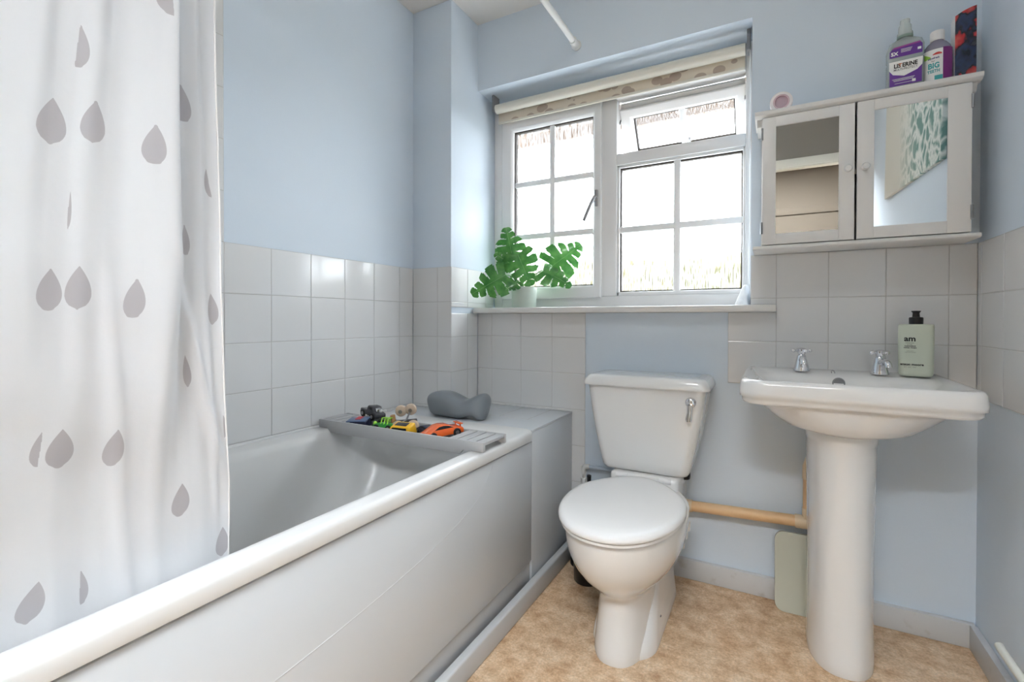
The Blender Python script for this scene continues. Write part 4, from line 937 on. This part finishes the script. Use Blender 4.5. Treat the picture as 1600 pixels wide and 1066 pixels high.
# ------------------------------------------------------------------ things on top of the cabinet
def flat_face(s, size, x0, z0, wd=1.0, bo=0.0, sl=0.0):
    m = text_mb(s, size, 'CENTER', wd, bo)
    for v in m.bm.verts: v.co = Vector((v.co.x + x0 + v.co.y * sl, 0, v.co.y + z0))
    return m
def mouthwash():
    t = thing('mouthwash_bottle', 'large clear mouthwash bottle with purple labels on top of the cabinet', 'bottle', (1.776, -0.088, CABT + 0.0005), R(-4))
    def rr(z, hw, hd, r=0.012): return rrect(-hw, hw, -hd, hd, r, z)
    b = MB().loft([rr(0, 0.038, 0.022), rr(0.003, 0.0415, 0.025), rr(0.012, 0.043, 0.026), rr(0.088, 0.043, 0.026), rr(0.094, 0.041, 0.025), rr(0.100, 0.043, 0.026), rr(0.128, 0.043, 0.026), rr(0.143, 0.038, 0.025), rr(0.152, 0.026, 0.020, 0.014), rr(0.157, 0.016, 0.016, 0.0155), rr(0.166, 0.0155, 0.0155, 0.015), rr(0.168, 0.0, 0.0, 0.0)])
    part('body', b, M_CLEARB, t, local=True)
    b = MB().lathe([(0, 0.166), (0.0185, 0.166), (0.019, 0.170), (0.0185, 0.175), (0.0165, 0.176), (0.015, 0.196), (0.012, 0.202), (0.0115, 0.214), (0.0, 0.215)], (0, 0, 0), 28); part('cap', b, M_CLEARC, t, local=True)
    b = MB().lathe([(0.0150, 0.158), (0.0195, 0.158), (0.0195, 0.166), (0.0150, 0.166)], (0, 0, 0), 28); part('neck_ring', b, mat('grey_green_neck_ring', (128, 146, 136), 0.4), t, local=True)
    purple = mat('purple_label', (104, 58, 150), 0.35, coat=0.3); white = mat('white_label', (238, 238, 236), 0.35); pink = mat('magenta_label', (160, 70, 150), 0.35)
    y = -0.0264
    b = MB().prism([(-0.038, 0.014), (0.036, 0.014), (0.036, 0.070), (-0.038, 0.070)], y, y + 0.0004, 'Y'); lab = part('label', b, purple, t, local=True, smooth=0)
    b = MB().prism([(-0.039, 0.062), (-0.030, 0.048), (-0.004, 0.040), (0.026, 0.052), (0.037, 0.064), (0.038, 0.086), (-0.039, 0.086)], y - 0.0005, y, 'Y'); part('label_shield', b, white, lab, local=True, smooth=0)
    b = MB().prism([(-0.038, 0.098), (0.037, 0.098), (0.037, 0.124), (0.031, 0.131), (-0.030, 0.126), (-0.038, 0.116)], y, y + 0.0004, 'Y'); up = part('label', b, purple, t, local=True, smooth=0)
    b = MB().prism([(-0.028, 0.1275), (0.031, 0.1325), (0.034, 0.128), (-0.032, 0.1225)], y - 0.0002, y + 0.0002, 'Y'); part('label_band', b, pink, up, local=True, smooth=0)
    def put(s, size, x0, z0, m, par, wd=1.0, bo=0.0, nm='lettering', sl=0.0):
        q = flat_face(s, size, x0, z0, wd, bo, sl)
        for v in q.bm.verts: v.co.y = y - 0.0010
        part(nm, q, m, par, local=True, smooth=0)
    put('LIS ERINE', 0.0165, -0.001, 0.0665, M_INK, lab, 0.80, 0.0006)
    put('T', 0.0165, -0.0137, 0.0665, mat('orange_print', (214, 130, 84), 0.5), lab, 0.80, 0.0006)
    put('MULTI-PROTECT', 0.0092, -0.001, 0.0575, mat('grey_print', (120, 118, 122), 0.5), lab, 0.80, 0.0001)
    put('5X', 0.0145, -0.027, 0.1035, white, up, 0.95, 0.0006)
    w2 = MB()
    for z, hw in ((0.1185, 0.020), (0.1155, 0.019), (0.1125, 0.018), (0.1095, 0.017)): w2.box(-0.012, -0.012 + hw * 1.3, y - 0.0010, y - 0.0008, z, z + 0.0010)
    w2.box(0.026, 0.034, y - 0.0010, y - 0.0008, 0.108, 0.115)
    part('small_print', w2, white, up, local=True, smooth=0)
    w2 = MB()
    for z, hw in ((0.0330, 0.026), (0.0300, 0.024), (0.0270, 0.022), (0.0195, 0.020)): w2.box(-0.006 - hw, -0.006 + hw, y - 0.0010, y - 0.0008, z, z + 0.0011)
    w2.box(0.014, 0.022, y - 0.0010, y - 0.0008, 0.0180, 0.0260)
    part('small_print', w2, white, lab, local=True, smooth=0)
    t = thing('kids_mouthwash_bottle', 'small purple mouthwash bottle with white cap next to the large clear one', 'bottle', (1.8505, -0.086, CABT + 0.0005), R(-2))
    KZ = 1.15
    def oval(z, hw, hd): return [(hw * math.cos(2 * PI * i / 40), hd * math.sin(2 * PI * i / 40), z * KZ) for i in range(40)]
    b = MB().loft([oval(0, 0.028, 0.019), oval(0.003, 0.032, 0.0225), oval(0.05, 0.0335, 0.024), oval(0.085, 0.0335, 0.024), oval(0.098, 0.030, 0.022), oval(0.108, 0.022, 0.018), oval(0.112, 0.0145, 0.0145), oval(0.116, 0.0140, 0.0140)])
    part('body', b, mat('smoky_lilac_plastic', (138, 134, 152), 0.12, coat=0.5), t, local=True)
    b = MB().lathe([(0, 0.131), (0.0165, 0.131), (0.0165, 0.155), (0.0155, 0.159), (0, 0.1595)], (0, 0, 0), 30); part('cap', b, mat('pearl_white_cap', (238, 236, 236), 0.3), t, local=True)
    def wrapo(mb, d=0.0007):
        for v in mb.bm.verts:
            hw = 0.0338; v.co.z *= KZ; f = math.sqrt(max(0.02, 1 - (v.co.x / hw) ** 2)); v.co.y = -(0.0243) * f - d
        return mb
    def strip(x0, x1, z0, z1, d, nx=12, poly=None):
        m = MB(); V = []; F = []
        for i in range(nx + 1):
            x = x0 + (x1 - x0) * i / nx
            V += [(x, 0, z0), (x, 0, z1 if poly is None else poly(x))]
        for i in range(nx): F.append((2 * i, 2 * i + 2, 2 * i + 3, 2 * i + 1))
        m.mesh(V, F); return wrapo(m, d)
    teal = mat('teal_print', (66, 168, 172), 0.4)
    lb = part('label', strip(-0.0325, 0.0085, 0.004, 0.088, 0.0003), mat('white_label', (238, 238, 236), 0.35), t, local=True)
    part('label_side', strip(0.0085, 0.0325, 0.004, 0.090, 0.0003), mat('plum_label', (124, 44, 120), 0.3), t, local=True)
    part('label_leaf', strip(-0.0325, -0.018, 0.066, 0.086, 0.0006, 8, lambda x: 0.070 + 0.012 * (-(x + 0.018)) / 0.0145), mat('lime_print', (150, 196, 72), 0.4), lb, local=True)
    part('label_band', strip(-0.0100, 0.0080, 0.004, 0.022, 0.0006), teal, lb, local=True)
    part('label_swoosh', strip(-0.014, 0.006, 0.0735, 0.078, 0.0007, 10, lambda x: 0.0755 + 0.004 * math.sin((x + 0.014) / 0.02 * PI * 0.9)), mat('red_print', (206, 74, 66), 0.4), lb, local=True)
    def puto(s, size, x0, z0, m, wd=1.0, bo=0.0):
        q = flat_face(s, size, x0, z0, wd, bo); part('lettering', wrapo(q, 0.0010), m, lb, local=True, smooth=0)
    puto('BIG', 0.0185, -0.0115, 0.041, teal, 0.86, 0.0007); puto('TEETH', 0.0105, -0.0115, 0.030, teal, 0.86, 0.0004)
    puto('for', 0.006, -0.013, 0.057, M_INK, 1.0, 0)
    puto('aquafresh', 0.0066, -0.0115, 0.0640, mat('navy_print', (66, 70, 130), 0.4), 0.95, 0.0002)
    # box with a curved top
    t = thing('printed_card_box', 'tall white edged box with navy and red print on the right end of the cabinet', 'box', (1.9130, -0.080, CABT + 0.0005), R(0))
    pts = [(-0.0265, 0.0), (0.0195, 0.0), (0.0195, 0.206), (0.011, 0.2045), (0.001, 0.2015), (-0.009, 0.1975), (-0.018, 0.1925), (-0.0265, 0.187)]
    part('box_body', MB().prism(pts, -0.018, 0.020, 'Y', 0.0008), mat('white_card', (236, 236, 234), 0.4), t, local=True)
    part('printed_front', MB().prism([(x * 0.995, z + (0.0004 if z == 0 else -0.0003)) for x, z in pts], -0.0187, -0.0181, 'Y'), M_ABSTR, t, local=True, smooth=0)
    t = thing('tape_roll', 'small white and pink reel standing on the left end of the cabinet top', 'reel', (1.456, -0.100, CABT + 0.0005), R(0))
    r = 0.0330
    part('reel_rim', MB().lathe([(0.0205, -0.011), (r - 0.002, -0.011), (r, -0.009), (r, 0.009), (r - 0.002, 0.011), (0.0205, 0.011), (0.0205, -0.011)], (0, 0, r), 40, 'Y'), mat('soft_white_plastic', (236, 232, 232), 0.35), t, local=True)
    part('reel_ring', MB().lathe([(0.0185, -0.0095), (0.0235, -0.0118), (0.0235, -0.0112), (0.0185, -0.0085)], (0, 0, r), 40, 'Y'), mat('pink_plastic', (206, 164, 178), 0.4), t, local=True)
    part('reel_core', MB().lathe([(0, -0.004), (0.0206, -0.004), (0.0206, 0.010), (0, 0.010)], (0, 0, r), 40, 'Y'), mat('mauve_plastic', (196, 172, 184), 0.4), t, local=True)
mouthwash()

# ------------------------------------------------------------------ sill things
def leaf(parent, base, tip, normal, width, droop=0.12, lobes=5, nm='leaf'):
    """split monstera leaf from base (petiole joint) to tip; normal faces the viewer"""
    base, tip, nrm = Vector(base), Vector(tip), Vector(normal).normalized()
    ax = tip - base; L = ax.length; ax.normalize(); side = ax.cross(nrm).normalized(); nrm = side.cross(ax).normalized()
    NT = lobes * 12; NR = 8; V = []; idx = {}; F = []
    def outline(t): # half width along the leaf
        return width * (0.55 + 0.45 * math.sin(PI * min(1, (t + 0.12) / 0.75))) * (1 - t ** 3.2) ** 0.55 if t < 1 else 0
    for s in (-1, 1):
        for i in range(NT + 1):
            t = i / NT
            for j in range(NR + 1):
                r = j / NR
                w = outline(t) * r
                fwd = 0.30 * w * (0.1 + 1.0 * t) - (0.42 * w if t < 0.15 else 0.42 * w * max(0, 1 - (t - 0.15) / 0.3))
                a = t * L * 0.96 + fwd
                lift = -droop * L * (t ** 2) * 0.7 - 0.22 * w * r + 0.05 * w
                p = base + ax * a + side * (s * w) + nrm * lift
                idx[(s, i, j)] = len(V); V.append(tuple(p))
        for i in range(NT):
            f = (i % 12)
            for j in range(NR):
                lob = i // 12
                if f == 11 and j >= 2: continue
                if f == 0 and j >= 4 and i > 7: continue
                if f in (1, 10) and j >= 7 and i > 7: continue
                a, b_, c, d = idx[(s, i, j)], idx[(s, i + 1, j)], idx[(s, i + 1, j + 1)], idx[(s, i, j + 1)]
                F.append((a, b_, c, d))
    me = MB().mesh(V, F); bmesh.ops.remove_doubles(me.bm, verts=me.bm.verts, dist=0.00005)
    lf = part(nm, me, M_LEAF, parent, smooth=80)
    b = MB().tube([tuple(base + nrm * 0.0006), tuple(base + ax * L * 0.5 + nrm * (0.0006 - droop * L * 0.175)), tuple(base + ax * L * 0.93 + nrm * (0.0006 - droop * L * 0.62))], [0.0013, 0.0010, 0.0005], 6)
    part('midrib', b, M_LEAFV, lf)
    return lf
def plant():
    px, py = 0.4285, 0.058
    t = thing('potted_plant', 'small split leaf plant in a sage pot on the window sill', 'plant', (px, py, 1.0275))
    part('pot', MB().lathe([(0, 0), (0.052, 0), (0.0555, 0.003), (0.0575, 0.05), (0.0585, 0.094), (0.0575, 0.0955), (0.055, 0.0945), (0.0545, 0.08), (0, 0.08)], (px, py, 1.0275), 40), M_POT, t)
    part('soil', MB().lathe([(0, 0.0805), (0.054, 0.0805), (0.0, 0.086)], (px, py, 1.0275), 28), M_SOIL, t)
    cam = Vector((1.44, -1.9, 0.97))
    def N(p, up=0.0): 
        d = (cam - Vector(p)).normalized(); d.z += up; return d
    # viewer-facing leaves: base, tip in world metres
    u = Vector((0.8776, 0.4793, 0)); 
    def at(px_, py_, dpt):
        """point at a horizontal offset along u and a height, dpt metres towards the room from the pot axis"""
        c = Vector((px, py, 0)); f = Vector((0.4793, -0.8776, 0))
        return tuple(c + u * px_ + f * dpt + Vector((0, 0, py_)))
    for (b0, t0, w, up, dr, z0) in ((at(-0.085, 1.175, 0.055), at(-0.245, 1.085, 0.075), 0.082, 0.35, 0.10, 0), (at(-0.055, 1.265, 0.0), at(-0.085, 1.405, 0.010), 0.075, 0.30, 0.15, 0),
                                    (at(-0.030, 1.270, 0.03), at(0.035, 1.125, 0.055), 0.085, 0.55, 0.22, 0), (at(0.130, 1.222, 0.01), at(0.268, 1.325, 0.02), 0.092, 0.25, 0.10, 0),
                                    (at(0.085, 1.195, 0.035), at(0.215, 1.135, 0.085), 0.068, 0.9, 0.25, 0), (at(-0.065, 1.230, 0.02), at(-0.135, 1.275, 0.045), 0.045, 0.2, 0.2, 0), (at(-0.03, 1.15, 0.05), at(-0.088, 1.105, 0.075), 0.035, 0.4, 0.15, 0)):
        leaf(t, b0, t0, N(b0, up), w, dr)
        root = Vector((px, py, 1.105)); mid = (root + Vector(b0)) / 2 + Vector((0, 0, 0.03))
        part('stem', MB().tube([tuple(root + (Vector(b0) - root) * 0.02), tuple(mid), tuple(b0)], [0.0026, 0.0022, 0.0016], 8), M_LEAFV, t)
plant()
def tissue():
    b = MB(); rings = []
    c = Vector((1.3350, 0.115, 1.0278))
    for k in range(15):
        f = k / 14; z = 0.080 * f; r = 0.026 * (1 - f ** 1.6 * 0.72) if k < 14 else 0.004
        ring = []
        for i in range(28):
            a = 2 * PI * i / 28
            rr = r * (1 + 0.22 * noise.noise(Vector((math.cos(a) * 1.6, math.sin(a) * 1.6, f * 2.5))) + 0.08 * math.sin(5 * a + 4 * f))
            ring.append((c.x + rr * math.cos(a) + 0.010 * f, c.y + rr * math.sin(a) * 0.95, c.z + z))
        rings.append(ring)
    b.loft(rings)
    o = part('folded_cloth', b, mat('white_cotton_cloth', (238, 238, 238), 0.85, bump=(180, 0.4, 0.002)), smooth=70)
    tag(o, 'small crumpled white cloth in the right corner of the window sill', 'cloth')
tissue()

# ------------------------------------------------------------------ lights
def lights():
    w = bpy.data.worlds.new('overcast_sky'); SC.world = w; w.use_nodes = True
    bg = w.node_tree.nodes['Background']; bg.inputs[0].default_value = (0.90, 0.95, 1.0, 1); bg.inputs[1].default_value = SKY
    w.cycles.sampling_method = 'MANUAL'; w.cycles.sample_map_resolution = 64
    pl = bpy.data.lights.new('window_portal', 'AREA'); pl.shape = 'RECTANGLE'; pl.size = 1.14; pl.size_y = 1.03; pl.cycles.is_portal = True
    po = bpy.data.objects.new('window_portal', pl); COL.objects.link(po); po.location = (0.79, 0.29, 1.54); po.rotation_euler = (R(-90), 0, 0)
    # added fill light: a round glowing bowl on the ceiling, out of view
    cx, cy = 1.15, -1.25
    t = thing('ceiling_fill_light', 'round fill light added out of view above the bathroom floor', 'light', (cx, cy, CH - 0.06))
    part('base_plate', MB().lathe([(0, 0), (0.13, 0), (0.13, -0.015), (0, -0.015)], (cx, cy, CH), 40), M_WHITEP, t)
    m, nt, N, L = node_mat('ceiling_fill_glow'); o = N('ShaderNodeOutputMaterial'); e = N('ShaderNodeEmission'); e.inputs[0].default_value = (0.93, 0.965, 1, 1); e.inputs[1].default_value = CEILING_FILL; L(e.outputs[0], o.inputs[0])
    part('fill_bowl', MB().lathe([(0.125, -0.015), (0.122, -0.03), (0.10, -0.05), (0.06, -0.062), (0, -0.066)], (cx, cy, CH), 40), m, t)
    # glowing panel added beyond the open doorway as frontal fill from behind the camera
    t = thing('landing_fill_light', 'square fill light panel added out of view on the landing behind the doorway', 'light', (1.44, RY - 0.38, CH - 0.03))
    part('frame', MB().box(1.04, 1.84, RY - 0.70, RY - 0.06, CH - 0.02, CH, 0.002), M_WHITEP, t)
    m, nt, N, L = node_mat('landing_fill_glow'); o = N('ShaderNodeOutputMaterial'); e = N('ShaderNodeEmission'); e.inputs[0].default_value = (0.93, 0.965, 1, 1); e.inputs[1].default_value = LANDING_FILL; L(e.outputs[0], o.inputs[0])
    part('fill_panel', MB().box(1.06, 1.82, RY - 0.68, RY - 0.08, CH - 0.024, CH - 0.0202), m, t)
SKY, CEILING_FILL, LANDING_FILL = 2.9, 4.5, 13.5
lights()

# ------------------------------------------------------------------ camera and view
cam = bpy.data.cameras.new('camera'); co = bpy.data.objects.new('camera', cam); COL.objects.link(co); SC.camera = co
cam.sensor_width = 36.0; cam.lens = 745.9155 * 36.0 / 1600.0; cam.shift_y = -(533 - 506.048) / 1600.0; cam.clip_start = 0.01
r_, u_, f_ = Vector((0.87762096, 0.4793495, 0.00234684)), Vector((-0.00597927, 0.00605148, 0.99996381)), Vector((-0.47931795, 0.87760323, -0.00817706))
M = Matrix(((r_.x, u_.x, -f_.x, 1.43569585), (r_.y, u_.y, -f_.y, -1.90152413), (r_.z, u_.z, -f_.z, 0.973), (0, 0, 0, 1)))
co.matrix_world = M
vs = SC.view_settings; SC.display_settings.display_device = 'sRGB'
vs.view_transform = 'Standard'; vs.look = 'None'; vs.exposure = 2.72; vs.gamma = 1.0; vs.use_curve_mapping = False
SC.cycles.max_bounces = 12; SC.cycles.diffuse_bounces = 6; SC.cycles.transparent_max_bounces = 16; SC.cycles.sample_clamp_indirect = 6.0
